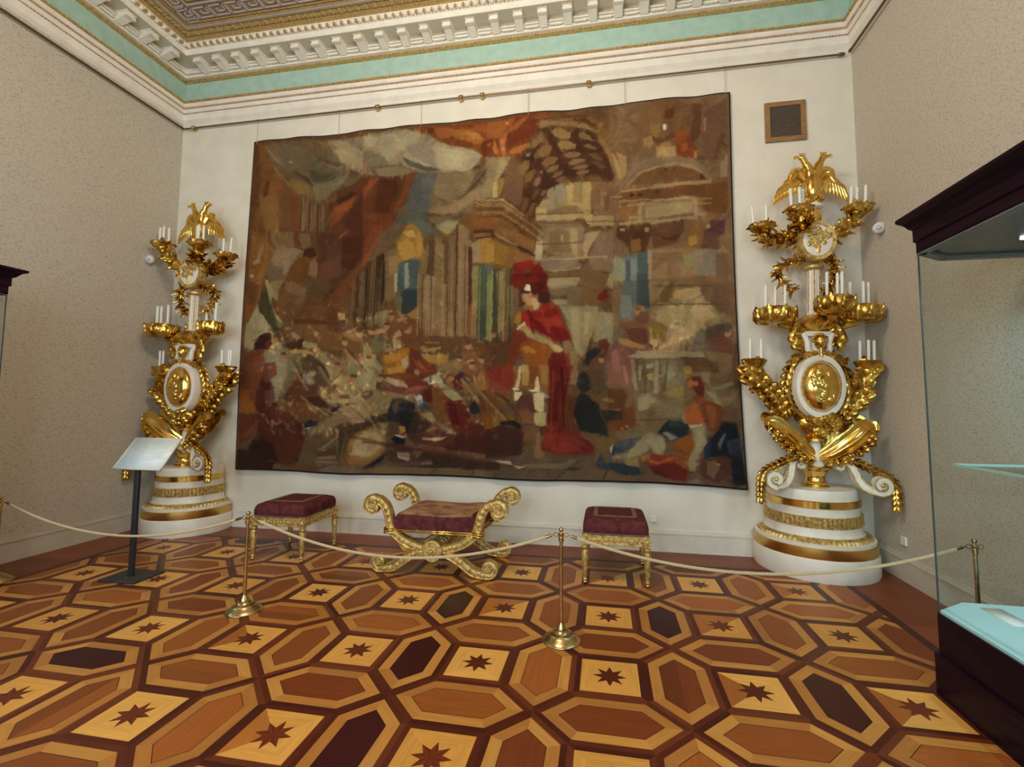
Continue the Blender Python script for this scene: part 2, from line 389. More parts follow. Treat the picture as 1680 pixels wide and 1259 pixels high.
# plain borders along the walls
BRD = [srgb('82452a'), srgb('7a4026'), srgb('8a4c2e')]
def brd(x0, x1, y0, y1, col, ang, n=1, axis=0):
    for k in range(n):
        if axis == 0: a, b = x0+(x1-x0)*k/n, x0+(x1-x0)*(k+1)/n; q = [(a, y0), (b, y0), (b, y1), (a, y1)]
        else: a, b = y0+(y1-y0)*k/n, y0+(y1-y0)*(k+1)/n; q = [(x0, a), (x1, a), (x1, b), (x0, b)]
        piece(q, 0, col if not isinstance(col, list) else rnd.choice(col), ang, .08, False)
s = .07
brd(PX0, PX1, PY1, PY1+s, srgb('4a2216'), 0, 6); brd(PX0-s, PX0, YB, PY1+s, srgb('4a2216'), PI/2, 8, 1); brd(PX1, PX1+s, YB, PY1+s, srgb('4a2216'), PI/2, 8, 1)
brd(PX0-s, PX1+s, PY1+s, -.2, BRD, 0, 5); brd(XL-.01, XR+.01, -.2, .02, BRD, 0, 5)
brd(XL-.01, PX0-s, YB, -.2, BRD, PI/2, 7, 1); brd(PX1+s, XR+.01, YB, -.2, BRD, PI/2, 7, 1)
fl = struct('floor', bm, M['parquet'])

# ---- entablature and cornice round the room
bm = B(); loop3(bm, [(0, 5.80), (.035, 5.83), (.045, 5.84), (.045, 5.93), (.065, 5.945), (.065, 5.99), (.10, 6.03), (.10, 6.06), (0, 6.07)]); struct('trim_1', bm, M['white'])
bm = B()
for (p, z) in ((.048, 5.938),): loop3(bm, [(p-.01, z-.006), (p+.008, z-.006), (p+.008, z+.006), (p-.01, z+.006)])
loop3(bm, [(.07, 5.992), (.088, 5.998), (.085, 6.012), (.07, 6.016)])
for o, al, inn in runs(.035, .05, -6): obox(bm, o, al, inn, .009, .044, .056, 5.928, 5.946)
struct('trim_2', bm, noisy(mat('rose_gold_line', (.6, .4, .3), .5, .3), (.50, .32, .22), (.68, .48, .34), 25, 2))
bm = B(); loop3(bm, [(.005, 6.06), (.005, 6.47)]); struct('trim_3', bm, M['frieze'])
bm = B(); loop3(bm, [(.0, 6.062), (.11, 6.062), (.10, 6.095), (.05, 6.105), (.02, 6.125), (0, 6.13)]); loop3(bm, [(0, 6.425), (.03, 6.43), (.05, 6.44), (.05, 6.46), (.03, 6.47), (0, 6.472)])
for o, al, inn in runs(.045, .03, -6):
    obox(bm, o, al, inn, .013, .03, .062, 6.436, 6.456); obox(bm, o, al, inn, .013, .06, .118, 6.068, 6.092)
struct('trim_4', bm, M['ceilgold'])
bm = B(); loop3(bm, [(.03, 6.47), (.075, 6.475), (.075, 6.52), (.095, 6.53), (.095, 6.60)]); struct('trim_5', bm, M['white'])
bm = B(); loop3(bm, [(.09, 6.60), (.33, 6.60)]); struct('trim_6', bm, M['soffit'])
bm = B()
for o, al, inn in runs(.315, .3, -7):     # carved brackets under the cornice
    obox(bm, o, al, inn, .050, .09, .285, 6.545, 6.60, z0b=6.49); obox(bm, o, al, inn, .064, .09, .305, 6.582, 6.602)
    obox(bm, o, al, inn, .058, .245, .292, 6.528, 6.56); obox(bm, o+al*.1575, al, inn, .09, .09, .13, 6.535, 6.562); obox(bm, o+al*.1575, al, inn, .075, .09, .115, 6.50, 6.525)
struct('trim_7', bm, M['white'])
bm = B()
for o, al, inn in runs(.315, .3, -7):
    obox(bm, o, al, inn, .066, .300, .310, 6.585, 6.595); obox(bm, o+al*.1575, al, inn, .09, .125, .134, 6.555, 6.564)
loop3(bm, [(.077, 6.516), (.085, 6.516), (.085, 6.526), (.077, 6.526)])
struct('trim_8', bm, M['ceilgold'])
bm = B(); loop3(bm, [(.33, 6.60), (.335, 6.60), (.335, 6.665), (.36, 6.68), (.40, 6.70), (.40, 6.745)]); struct('trim_9', bm, M['white'])
bm = B()
for o, al, inn in runs(.105, .37, -7):    # egg and dart
    q = o+inn*.385; ellip(bm, (q.x, q.y, 6.69), (.032, .032, .028), 8, 5)
struct('trim_10', bm, M['white'], True)
bm = B()
for o, al, inn in runs(.105, .37, -7): obox(bm, o+al*.0525, al, inn, .012, .36, .41, 6.672, 6.708)
struct('trim_11', bm, M['ceilgold'])
# painted and gilded ceiling borders in low relief
bm = B(); loop3(bm, [(.40, 6.742), (.40, 6.73), (.47, 6.73), (.47, 6.742)]); loop3(bm, [(.585, 6.742), (.585, 6.728), (.60, 6.728), (.60, 6.742)])
loop3(bm, [(.635, 6.742), (.635, 6.73), (.655, 6.73), (.655, 6.742)]); loop3(bm, [(.68, 6.742), (.68, 6.73), (.69, 6.73), (.69, 6.742)])
for o, al, inn in runs(.12, .5, -7):
    q = o+inn*.525; ellip(bm, (q.x, q.y, 6.738), (.045, .045, .012), 10, 4); q = q+al*.06
    ellip(bm, (q.x, q.y, 6.738), (.016, .045, .01) if abs(al.x) > .5 else (.045, .016, .01), 8, 4)
struct('trim_12', bm, M['ceilgold'], True)
bm = B(); loop3(bm, [(.607, 6.742), (.607, 6.726), (.63, 6.726), (.63, 6.742)])
for o, al, inn in runs(.24, .7, -7):      # greek key
    w_ = .011
    def seg(a0, a1, p0, p1): obox(bm, o+al*((a0+a1)/2), al, inn, abs(a1-a0)/2+w_/2, min(p0, p1)-w_/2, max(p0, p1)+w_/2, 6.728, 6.742)
    seg(-.12, -.10, .74, .74); seg(-.10, -.10, .74, .88); seg(-.10, .08, .88, .88); seg(.08, .08, .79, .88); seg(-.02, .08, .79, .79); seg(-.02, -.02, .79, .83)
    seg(.12, .12, .74, .88); seg(-.10, .12, .735, .735)
loop3(bm, [(.93, 6.742), (.93, 6.728), (.95, 6.728), (.95, 6.742)])
struct('trim_13', bm, M['lav'])
bm = B()                                   # coffers further in
loop3(bm, [(1.0, 6.742), (1.0, 6.72), (1.06, 6.70), (1.12, 6.72), (1.12, 6.742)])
for cxx in (0.2, 1.9, 3.6, 5.3):
    for cyy in (-2.2, -3.9, -5.6):
        lathe(bm, [(.5, 6.742), (.5, 6.72), (.42, 6.71), (.42, 6.742)], 24, cxx-.2, cyy, cap=False)
struct('trim_14', bm, M['ceilgold'])

# windows of the back wall (frames and panes)
for k, (a, b) in enumerate(((-.85, .65), (1.75, 3.25), (4.35, 5.85))):
    bm = B()
    for (x0, x1, z0, z1) in ((a, a+.08, 1.1, 4.9), (b-.08, b, 1.1, 4.9), (a, b, 1.1, 1.18), (a, b, 4.82, 4.9), ((a+b)/2-.03, (a+b)/2+.03, 1.1, 4.9), (a, b, 2.3, 2.36), (a, b, 3.6, 3.66)):
        box(bm, x0, x1, YB-.14, YB-.06, z0, z1)
    fr = struct('window_%d' % (k+1), bm, M['white'])

# ------------------------------------------------------------------ picture rail rods, hooks and wires
bm = B(); tube(bm, [Vector((-1.93, -.05, 5.705)), Vector((6.86, -.05, 5.705))], .011, 8)
ellip(bm, (6.89, -.05, 5.705), (.045, .022, .022), 10, 6)
tag(link('picture_rod', bm, M['darkbrass']), 'long dark brass rod along the top of the tapestry wall', 'picture rail')
bm = B(); tube(bm, [Vector((XL+.05, -.06, 5.715)), Vector((XL+.05, -7.5, 5.715))], .014, 8)
tag(link('picture_rod', bm, M['darkbrass']), 'dark brass rod under the cornice of the left side wall', 'picture rail')
bm = B(); tube(bm, [Vector((XR-.05, -.09, 5.715)), Vector((XR-.05, -7.5, 5.715))], .014, 8); ellip(bm, (XR-.05, -.09, 5.715), (.02, .035, .02), 10, 6)
tag(link('picture_rod', bm, M['darkbrass']), 'dark brass rod under the cornice of the right side wall', 'picture rail')
for bx, lb in ((-1.74, 'small brass rod bracket in the left corner of the tapestry wall'), (1.17, 'small brass rod bracket above the grey-white canopy, between second and third wires'),
               (2.35, 'left one of the close pair of small brass rod brackets'), (2.64, 'right one of the close pair of small brass rod brackets'),
               (4.02, 'small brass rod bracket above the painted arch')):
    bm = B(); box(bm, bx-.03, bx+.03, -.066, 0, 5.68, 5.73); box(bm, bx-.016, bx+.016, -.075, -.03, 5.665, 5.685); ellip(bm, (bx, -.068, 5.705), (.02, .012, .02), 10, 6)
    tag(link('rod_bracket', bm, M['brass']), lb, 'bracket', 'brass brackets of the picture rail')
for k, (wx, lb) in enumerate(((-.67, 'thin hanging wire at the far left end of the tapestry'), (.60, 'thin hanging wire second from the left over the tapestry'), (1.80, 'thin hanging wire third from the left over the tapestry'),
                              (3.25, 'thin hanging wire fourth from the left, left of the painted arch'), (4.46, 'thin hanging wire second from the right over the tapestry'), (5.63, 'thin hanging wire at the far right end of the tapestry'))):
    bm = B(); tube(bm, [Vector((wx, -.05, 5.70)), Vector((wx, -.045, 5.36))], .0028, 6); tube(bm, [Vector((wx-.012, -.05, 5.694)), Vector((wx-.012, -.05, 5.72)), Vector((wx+.012, -.05, 5.72)), Vector((wx+.012, -.05, 5.694))], .004, 6)
    tag(link('hanging_wire', bm, mat('grey_wire', (.35, .31, .26), .5)), lb, 'wire', 'wires holding the tapestry')
TAP = """
6a4e30 -56,1165 1050,1022 1017,-19 -1,-74
5e3e24 -41,1009 321,999 276,513 -13,377
7a6048 794,1047 1007,1012 1002,291 783,294
5b4836 -10,303 599,362 598,-26 -2,-56
5d4a3a 599,362 1019,352 1008,-5 598,-26
6f4a2a -2,999 23,990 49,921 82,863 125,819 117,708 9,717
5d3c22 -2,999 11,992 23,854 12,781 10,717
7d5d32 24,824 68,825 72,712 45,714 26,779
63482c 74,824 125,819 128,707 78,711
6e3c20 99,817 118,812 117,708 106,709
7a4e2c 48,886 78,873 68,835 53,826 37,838
56391f 36,868 47,872 45,827 32,816
5a4028 121,819 197,797 200,701 123,708
786049 127,814 131,813 134,707 129,707
6d5640 137,810 141,810 144,706 140,706
6d5640 148,807 151,806 154,705 150,705
66503a 158,803 161,803 164,704 160,704
66503a 167,800 170,800 173,703 169,704
66503a 177,796 180,796 183,703 179,703
65563f 23,990 89,994 174,988 222,906 268,861 224,818 168,800 125,819 82,868 49,926
6b5d4a 35,979 89,984 128,957 120,913 92,896 64,925
5f5644 124,960 162,937 222,896 237,884 205,840 168,853 130,902 109,944
4c4836 141,898 177,882 197,884 183,857 157,854 142,866
463d2c 96,898 111,892 142,866 152,845 139,854 119,878
534637 147,947 177,926 209,914 222,906 209,900 181,913 159,928
7b6d5a 162,927 185,912 209,900 229,900 210,890 182,906
8c6f4c 25,987 64,935 80,918 64,927 38,961
8a6c42 49,926 73,889 109,835 125,819 113,825 86,860 62,895
7a6238 82,863 104,870 143,846 143,822 125,819 105,841
756a50 150,846 196,860 223,871 237,884 223,847 198,826 175,802 162,803
665c4e 182,942 208,932 211,917 194,919 181,930
9a8f78 89,929 103,925 99,922 89,923
857a68 174,988 266,983 268,861 237,889 218,906 203,937
8d826a 183,982 229,979 267,936 267,917 221,950
9a8a6c 202,954 239,942 267,915 268,883 237,896 214,921
6e6654 224,981 257,967 266,953 267,934 242,957
5a4430 239,887 259,872 252,863 234,865
8a816c 265,989 319,994 364,991 406,972 457,935 514,909 529,893 508,856 458,851 425,856 391,861 356,850 304,856 268,870
989079 430,950 457,935 514,909 529,893 508,859 463,858 435,867 424,899 425,932
a5a084 437,930 482,917 507,893 496,867 458,867 438,879 429,908
857e70 365,952 410,948 424,920 428,889 435,867 400,883 373,896 357,912
958e78 301,984 365,983 399,971 389,956 358,936 324,899 302,933
9c927c 365,925 380,905 400,890 424,875 435,865 411,875 376,895 357,907
6e6552 267,940 288,935 313,913 326,897 303,885 279,874 268,875
4e4c44 355,908 380,890 401,878 424,871 438,860 414,860 380,874 366,885
5a503c 282,888 314,891 342,888 366,875 377,858 342,852 293,858
7b6f58 295,881 342,885 366,871 380,862 353,853 304,859
a19a82 266,982 301,979 291,954 277,946 266,953
8e6a58 267,909 275,898 275,869 268,875
713a1c 364,991 396,995 484,995 548,995 548,887 534,889 527,900 502,912 492,923 459,933 430,955 406,972
8a5228 423,989 453,989 470,978 457,958 432,962
93602c 459,984 487,975 510,967 533,941 524,924 494,942 471,954 459,970
5c2a14 409,989 423,989 420,970 410,974
8a4a24 507,987 546,988 548,953 523,961
a4703a 494,967 520,959 528,942 507,944
662c14 529,932 548,934 548,888 535,890 524,910
9a5a3c 537,927 546,930 545,921 537,920
743a1c 535,995 625,998 663,1002 679,997 647,979 638,944 625,914 605,880 536,889
8e5628 535,991 578,989 597,991 578,966 562,940 536,944
6a2e16 576,952 616,979 638,980 638,944 613,927 584,905 576,920
9c5c38 562,940 574,953 584,960 613,991 622,990 600,958 579,952 574,902 563,903
b07040 565,935 574,934 573,921 565,922
a26634 584,896 603,907 625,916 625,905 605,887 587,889
a8683c 552,937 557,923 560,899 554,895 550,914
be8858 568,910 573,909 573,902 568,903
c09060 574,983 582,981 581,975 574,978
7a5a34 638,964 651,983 694,993 732,985 762,960 787,914 792,892 791,848 769,906 752,942 725,963 686,973 655,969
5e3a22 651,981 694,990 725,986 745,976 725,979 679,984 654,976
51301c 711,979 734,971 755,954 761,936 752,946 732,962 713,970
93764e 647,972 679,974 712,967 740,954 758,927 737,944 709,956 672,962 644,952
42281c 641,952 672,961 709,955 740,939 757,918 775,872 791,826 790,783 777,797 750,812 723,815 699,808 678,782 612,789 616,824 606,871 625,900 639,930
42281c 613,807 685,799 665,774 647,745 639,719 637,693 625,712 605,734 611,751 612,773
7f6344 639,930 654,942 654,924 635,899 619,896 625,909
8d7148 668,944 675,953 691,950 706,937 706,923 691,923 675,930
8a7048 681,909 688,917 703,914 717,902 715,892 700,890 683,899
7a6040 635,876 644,895 660,906 670,899 667,881 653,872 638,868
7a6044 721,932 729,936 744,922 751,906 739,910 724,921
745a40 732,897 744,898 757,885 754,880 738,888
806448 693,878 706,884 724,878 728,871 718,866 698,868
74583a 649,852 659,869 675,873 683,866 675,853 656,844
846848 702,854 713,862 733,858 734,852 716,846 705,847
7c6444 659,833 670,845 683,850 684,839 672,829 661,828
7c5e44 708,836 721,843 742,840 739,832 716,833
7a5c48 716,821 726,827 744,825 741,819 723,816
7a603a 602,826 603,848 616,865 625,862 624,844 613,825
705634 616,804 622,828 633,838 639,835 634,818 625,801 616,800
745838 668,814 678,826 693,833 688,820 675,811
7a5e4c 634,793 639,813 648,818 648,807 641,788
705444 676,802 687,814 698,815 691,805 678,799
8a7050 647,830 653,836 653,829 648,825
8e7a60 619,883 627,886 625,877 618,876
664a2e 740,870 754,870 769,855 766,847 751,855
604430 746,849 761,845 777,826 765,829
664a2c 611,726 614,757 625,758 623,739 617,719
684c2e 628,712 625,721 631,744 637,742 634,715 631,707
604434 630,756 637,775 647,783 644,770 634,753
74584a 647,765 653,776 661,777 654,762
8a6c44 758,932 769,912 784,871 791,848 790,807 778,858 760,907
8a6a44 780,880 788,857 797,815 801,782 798,782 788,835 780,867
a08a60 786,871 796,847 804,807 802,790 798,799 792,830
9c8258 796,871 813,854 813,811 805,790 802,812 799,847
735a40 781,1000 840,995 927,1001 1000,998 993,748 960,779 909,833 852,845 816,834 808,807 795,874 780,880
6c4e34 858,1001 927,997 951,967 947,901 929,861 902,899 868,925 851,945
785a3a 837,974 881,980 883,932 862,913 853,879 845,898 834,948
604028 935,985 951,978 950,901 935,873 930,904 938,945
5e3218 886,971 901,973 901,946 886,947
8a6e3c 857,931 878,935 876,911 868,895 858,913
d0ccb8 881,930 888,930 887,916 882,917
7b7a80 888,929 891,926 886,912 882,912 887,918
5a3a22 859,913 870,894 885,892 902,912 905,894 890,887 873,877 862,893
9a7854 845,898 862,904 864,884 858,870 847,878
a58a60 869,873 905,869 905,842 886,838 869,843
8c6e48 876,881 896,880 896,869 876,871
7d3f1e 904,890 926,904 932,886 944,855 940,834 906,842
a05a2c 915,875 927,876 925,859 915,854
b07848 936,856 943,853 942,836 937,836
8b4a28 903,907 919,914 929,904 921,888 907,881
5a4630 943,842 956,840 955,828 942,829
6a4c3a 954,956 996,984 997,907 978,825 969,809 962,827 951,858
8c7462 955,943 959,942 958,904 954,905
604028 985,896 991,887 972,826 970,826
907a6a 983,812 996,840 994,781 981,776
7f6a54 801,786 823,831 867,845 909,842 939,830 957,806 963,778 955,779 943,806 909,823 872,825 837,808 814,774 799,769
9a845e 814,776 837,806 866,819 902,826 934,818 952,794 950,795 933,807 903,816 869,815 840,801 821,775
6e4e2e 821,779 840,801 872,814 903,815 933,807 949,784 955,777 916,775 860,773 819,773
5a3218 882,811 890,811 889,806 881,806
5a3218 899,811 904,811 904,806 898,806
4e3220 946,795 951,790 957,777 947,778
a08a66 862,768 902,770 935,773 966,772 965,766 935,767 902,762 865,762
a08a66 803,762 851,762 851,758 803,758
98825c 851,763 921,769 963,768 963,765 921,763 859,758
6a4424 803,758 865,757 921,762 994,764 992,682 957,689 941,733 921,735 879,728 836,726 797,734
66452f 845,757 879,756 907,747 907,736 864,730 843,738
3a1e14 820,749 829,748 829,742 820,742
3a1e14 835,749 843,748 843,742 835,742
4e3020 866,756 873,757 873,744 867,743
9a7e5e 781,749 805,749 805,743 781,745
8a6038 798,734 834,729 834,688 796,687
50301c 800,723 816,725 813,717 801,719
a0805c 817,692 835,688 835,682 816,683
a08464 940,687 957,687 956,680 940,681
8a6430 942,724 953,721 952,709 943,707
a48e68 836,722 870,727 926,734 941,732 940,673 914,671 876,668 863,663 855,669 835,669
78604c 841,717 870,723 926,727 934,725 934,679 905,675 877,674 841,676
a59668 846,710 875,713 906,715 933,718 932,690 903,685 875,681 848,681
6a5650 869,679 900,684 933,687 933,681 900,678 872,674
9c8460 799,675 835,677 835,669 799,669
4d3220 795,666 855,663 857,644 848,590 834,591 819,588 812,614 794,637
8a6030 820,626 838,627 838,595 821,590
5e3f2c 855,661 916,670 916,639 901,611 879,605 862,594 858,631
4c2e20 868,633 890,625 911,635 899,616 882,619
7c5a34 918,660 957,665 961,650 950,636 945,592 925,589 919,594
a08040 924,626 937,629 940,608 928,599 923,608
a88a5a 845,654 853,655 854,644 847,643
b09060 956,656 961,658 962,648 956,646
a58b68 800,659 810,659 810,652 800,653
50303a 963,668 988,664 986,633 972,622 952,620 950,640 961,648
5e4438 951,636 977,634 976,589 945,594
8a7152 856,594 931,595 990,590 988,508 852,516
755a42 856,586 909,586 923,560 900,560 875,555 858,536
907650 867,548 884,563 884,514 860,515
806650 886,567 907,564 907,513 887,514
868460 912,578 931,580 931,548 919,544
8a8478 932,590 965,588 963,529 946,522 931,527
77706c 949,589 976,587 973,529 949,530
6b5444 971,582 990,580 991,508 969,509
5a7078 805,581 822,586 851,592 849,516 810,518
3c5560 832,587 851,591 850,516 832,517
3a4c74 811,572 818,572 817,518 810,518
8a9078 790,582 809,576 810,518 781,520
70858a 819,576 830,575 829,517 818,518
9c8468 851,599 859,590 856,516 850,516
4f6468 810,535 851,532 850,434 845,418 821,419 798,411 800,477
38484c 831,533 850,532 850,442 842,446 828,451
6f7a74 800,481 817,478 820,443 817,419 800,419
30404e 831,465 850,464 850,444 842,444
9c8a60 639,693 640,719 662,770 687,798 747,792 746,696 722,692 677,690
8c8470 662,779 674,787 677,720 662,717
8a8474 678,791 694,793 694,740 680,746
a89464 699,791 711,789 711,737 702,737
8c7a54 713,796 729,794 729,737 712,741
a49264 731,794 746,792 745,716 731,717
a89a64 640,730 660,726 660,698 639,695
7a664a 662,722 692,730 720,731 721,712 692,712 665,708
a0906a 659,707 719,711 719,698 659,693
a8986c 731,702 751,700 749,674 740,675
7a5c40 749,792 790,787 789,695 752,698 748,726
907058 765,764 776,758 773,715 764,725
6a4a2e 770,750 782,753 780,706 771,707
99835e 752,696 789,695 789,667 741,669 750,679
7a6650 639,691 719,686 730,685 728,672 677,670 646,679
8a765a 646,673 707,672 728,672 727,582 714,583 676,598 658,608 640,632
6e5a40 665,658 677,668 692,669 704,655 705,626 714,611 712,600 692,602 664,608
a09070 689,652 693,649 693,632 689,636
9a8a68 707,665 720,666 720,587 709,600
84705a 721,673 734,669 727,586 720,587
a08c6c 734,652 766,654 748,619 739,588 730,582
7b6653 739,588 751,627 766,649 788,658 787,542 747,549
5e4a38 738,590 744,609 757,635 748,606 742,587
a3a28a 640,634 652,639 652,605 649,585 638,586
7f6e60 649,592 714,600 727,561 721,555 652,555
9b8666 655,555 706,556 727,560 725,555 676,551
6c543a 660,548 727,550 736,564 765,542 765,521 658,527
a08a66 661,535 724,533 724,523 661,527
8a7a5c 536,889 589,880 576,852 552,795 536,797
a09468 565,871 581,871 575,849 563,826 560,795 552,795 555,824
6b5238 582,860 603,871 616,824 612,789 575,793 576,829
8c6c38 560,824 575,822 573,793 560,795
a29864 551,814 560,812 562,768 551,769
8a6a34 562,812 575,811 571,789 563,769
6b4f3a 575,811 613,807 611,751 605,731 590,746 573,766
6d4c2c 536,767 573,766 587,751 634,698 663,658 655,639 637,636 637,593 612,612 556,674 537,680
a8906a 536,764 571,764 575,760 605,723 619,706 615,705 600,722 571,757 536,760
94784e 536,756 570,754 597,721 595,719 568,751 536,753
4a2c1c 573,766 587,753 609,727 634,698 631,698 606,725 584,751
523420 600,688 625,646 637,636 634,636 612,656 597,683
7a5632 559,687 603,663 637,634 637,610 603,634 578,658
3e2418 603,626 625,611 637,599 637,593 612,607 603,621
9a7c54 554,671 568,659 603,626 594,628 565,651
5a3a28 556,660 600,626 584,623 559,649
4e3220 537,680 556,676 556,656 537,654
6f4c28 515,769 533,753 549,749 549,725 505,729
b09468 516,762 529,751 549,749 549,747 528,749 515,759
a88c60 520,768 532,758 549,757 549,755 531,755 518,766
a08458 523,772 534,764 549,765 549,762 532,761 521,771
6c4628 499,720 549,725 549,678 513,683 505,693
452a1a 514,677 549,677 549,667 514,670
7c5a38 515,669 549,668 549,656 515,658
7a4c28 504,725 525,727 549,718 549,685 515,687
3a2016 518,658 549,658 549,653 518,655
6f5f48 389,860 441,852 508,852 549,870 549,725 412,738 418,797
50565a 389,860 435,851 432,819 422,797 418,737 375,741 381,824
454a4c 381,834 397,850 402,799 392,739 368,742 371,790
7a6a50 435,851 508,847 514,837 492,789 459,770 435,784 425,810
86755a 508,792 549,829 549,772 515,766 476,732 419,737 442,753 471,762
4a3c2a 472,764 492,787 508,810 540,857 534,835 508,797 488,776
53452f 506,815 516,842 540,857 524,841
4b4d48 346,744 419,737 413,710 440,676 410,671 379,708 355,701
56605a 369,712 396,718 418,707 432,681 410,671 393,698 379,708
8c8a68 433,699 456,713 482,706 473,687 457,670 446,682
6b5e48 419,723 456,724 486,717 479,711 456,713 436,701 423,711
4c3a30 456,720 484,722 491,724 479,713
58301c 268,856 304,859 360,852 389,860 381,824 368,779 351,743 271,751
4a2616 304,849 339,845 350,813 323,746 299,748
6b3a22 367,849 389,859 381,834 368,788 348,744 337,745 357,803
7c4426 269,822 286,849 304,852 280,811 270,789
5a3220 197,821 269,852 272,695 206,701 189,788
7a4224 193,752 225,789 253,801 240,769 217,737 198,720
8c4c28 202,777 232,786 253,803 243,773 222,763 213,750
3e2216 208,796 232,808 249,820 242,802 218,788
47281a 226,737 269,813 272,695 241,698
6b4630 185,798 208,815 210,800 189,788
62321c 271,751 351,743 345,721 318,693 301,671 274,619
5c4c38 345,721 369,709 356,683 349,646 322,625 291,609 298,641 312,689
7b4626 314,695 316,688 304,654 275,582 274,612 291,646
6e3c24 298,706 317,709 314,686 284,633 274,619 273,643
4c3022 164,704 224,699 272,695 274,625 214,522 193,490 171,515 155,562 172,618
442416 228,675 272,695 274,616 248,580 226,600
6e3c20 274,616 265,595 252,566 231,539 207,513 194,483 198,467 229,498 249,534 259,570 274,588
8a4c28 219,685 234,698 240,698 221,678
5e3c2c 176,608 229,628 223,568 188,556 173,575
7a6040 55,713 114,708 114,684 112,658 127,650 138,647 135,630 106,596 95,556 78,538 61,556 54,578 57,665
86705a 74,663 112,656 131,645 102,608 77,586 64,633
6b5a4c 53,612 91,595 78,557 55,568
8a7268 91,609 113,617 96,575 88,581
5e3a22 110,709 154,705 154,669 138,649 129,650 113,660
74604a 123,698 147,701 154,669 138,651 130,659
3e2618 138,649 160,657 168,632 157,626 136,632
66421f 95,556 103,594 127,626 149,629 154,610 151,572 137,564 141,540 115,551
7a6048 154,614 164,623 172,604 170,562 151,572
66482a 75,539 115,555 141,535 153,511 140,479 119,442 97,438 81,472
785c42 93,557 137,549 149,525 139,507 116,517 97,528
564028 115,551 137,573 177,571 204,550 196,513 179,491 157,497 149,530
5c4432 159,562 188,570 206,536 193,518 174,529
5c3a1e 135,493 194,486 223,466 195,430 123,433 119,452
4c2c16 119,440 163,441 199,433 199,423 119,426
74583c 121,494 149,516 140,479 122,447 115,452
8a7250 78,562 93,557 79,529 80,496 64,515 52,545
9c9268 47,564 57,559 71,524 65,496 78,458 89,439 82,434 66,482 55,525
a3987a 31,498 40,464 72,411 21,413 21,465
42402e 38,524 55,521 74,460 87,411 68,412 40,469
7a5228 9,717 50,699 57,665 57,611 47,564 35,498 11,427 9,432 9,571 7,668
8c6432 43,670 56,674 55,612 40,560 35,502 24,484 28,570 43,617
5a3420 9,561 35,545 31,498 11,432
907050 25,647 39,676 41,671 34,618 26,623
a48864 15,619 30,633 36,618 19,609
b09878 11,581 20,580 19,570 11,573
6c4438 11,610 23,604 16,597 11,597
84604c 9,702 23,694 16,687 10,693
a09874 21,464 32,473 52,446 72,408 84,380 96,363 86,340 26,341 9,393 11,441
8f8466 7,431 22,435 22,393 29,355 8,356
40402c 35,487 69,486 78,448 86,419 88,391 76,408 52,444 38,466
7a4c28 9,488 30,487 21,462 11,426
827450 69,486 82,443 97,433 90,414 83,415
66462a 80,485 206,480 199,434 163,426 108,432 89,443
6e4e2e 97,433 199,427 226,401 253,382 279,370 280,341 201,352 146,380 110,381 94,414
5a3620 198,457 214,463 225,449 226,396 199,411 200,438
a0865c 225,454 240,455 241,437 227,437
604040 231,428 262,418 252,405 226,403
8c6c44 235,398 259,411 279,390 279,368 242,380
947c74 115,400 128,397 139,383 128,379 117,386
8c7c5c 99,419 112,416 109,407 100,409
442c20 107,367 146,380 143,357 118,349 107,356
9c8c68 143,371 179,368 179,354 147,355
b09058 111,347 137,348 167,343 173,335 140,339 119,335
80785c 55,355 111,351 122,335 117,275 91,194 62,194 53,322
8c866c 60,341 108,344 113,298 103,253 87,194 73,194 66,276
6e684e 104,340 148,334 142,298 124,280 104,230 109,298
4c3c2c 145,307 159,334 169,332 195,309 209,261 204,243 179,243 178,275 164,289 146,289
564534 164,284 202,297 211,257 190,239 172,253
6a5a44 113,285 149,289 143,275 122,248 105,212 91,194 97,230
5b3220 137,280 149,282 143,253 126,225 105,207 115,235 129,262
8b857a 150,280 171,275 177,252 162,239 145,253
5a3624 143,253 176,244 187,221 188,195 116,194 126,221
9a8c62 172,352 198,343 233,319 254,315 280,332 283,195 193,195 188,235 211,252 199,293
7d6648 201,338 226,320 254,315 237,297 211,306
b08c70 197,304 211,297 217,284 208,279
6a4a2a 204,252 225,252 222,230 205,217
c0a878 212,252 235,275 231,261 214,243
7c8060 255,306 272,297 266,274 255,283
33181a 31,369 41,392 59,402 67,399 69,380 56,350 31,351
5c3024 55,373 67,382 73,368 65,352 56,350
6a3a24 7,346 52,352 57,317 45,290 59,276 41,241 41,193 6,193
7e4638 29,327 52,336 55,313 45,285 40,276 30,299
5a2420 54,308 81,313 88,276 72,262 82,235 84,194 41,193 46,253 55,276
7e4034 70,303 85,301 84,276 74,262
a06454 65,299 76,303 76,294 65,292
461a18 48,248 72,253 75,230 57,230
7e4a1e 4,234 23,230 30,193 4,193
8a501e 7,216 32,200 46,159 3,163
4a201a 40,230 82,230 88,189 118,155 151,127 156,87 140,20 130,16 123,11 97,19 85,49 47,93 41,161
5a2c20 62,198 118,162 144,136 130,122 82,148
54281c 101,117 148,113 140,38 130,16 123,15 106,68
5e3020 4,160 41,156 51,138 29,84 7,69 3,119
744028 10,92 28,115 51,141 42,120 25,88
301c18 30,70 44,89 85,72 97,19 69,4 32,25
38241e 4,56 30,52 49,44 87,16 84,-4 3,-1
503830 68,18 83,27 97,19 87,21
4c2c22 97,36 121,68 130,16 105,15
6b4426 117,184 152,198 164,176 185,163 182,149 141,144 118,162
9a7250 156,198 185,169 182,163 163,178
3e2420 155,209 187,214 205,194 209,181 195,181 174,189
20203a 154,129 168,145 182,143 188,132 169,125 158,114
20203a 218,183 237,186 223,170 216,172
b8b0a0 158,122 172,126 165,118 157,118
7e6c50 160,109 181,132 207,150 237,170 283,186 285,138 241,142 207,119 173,105
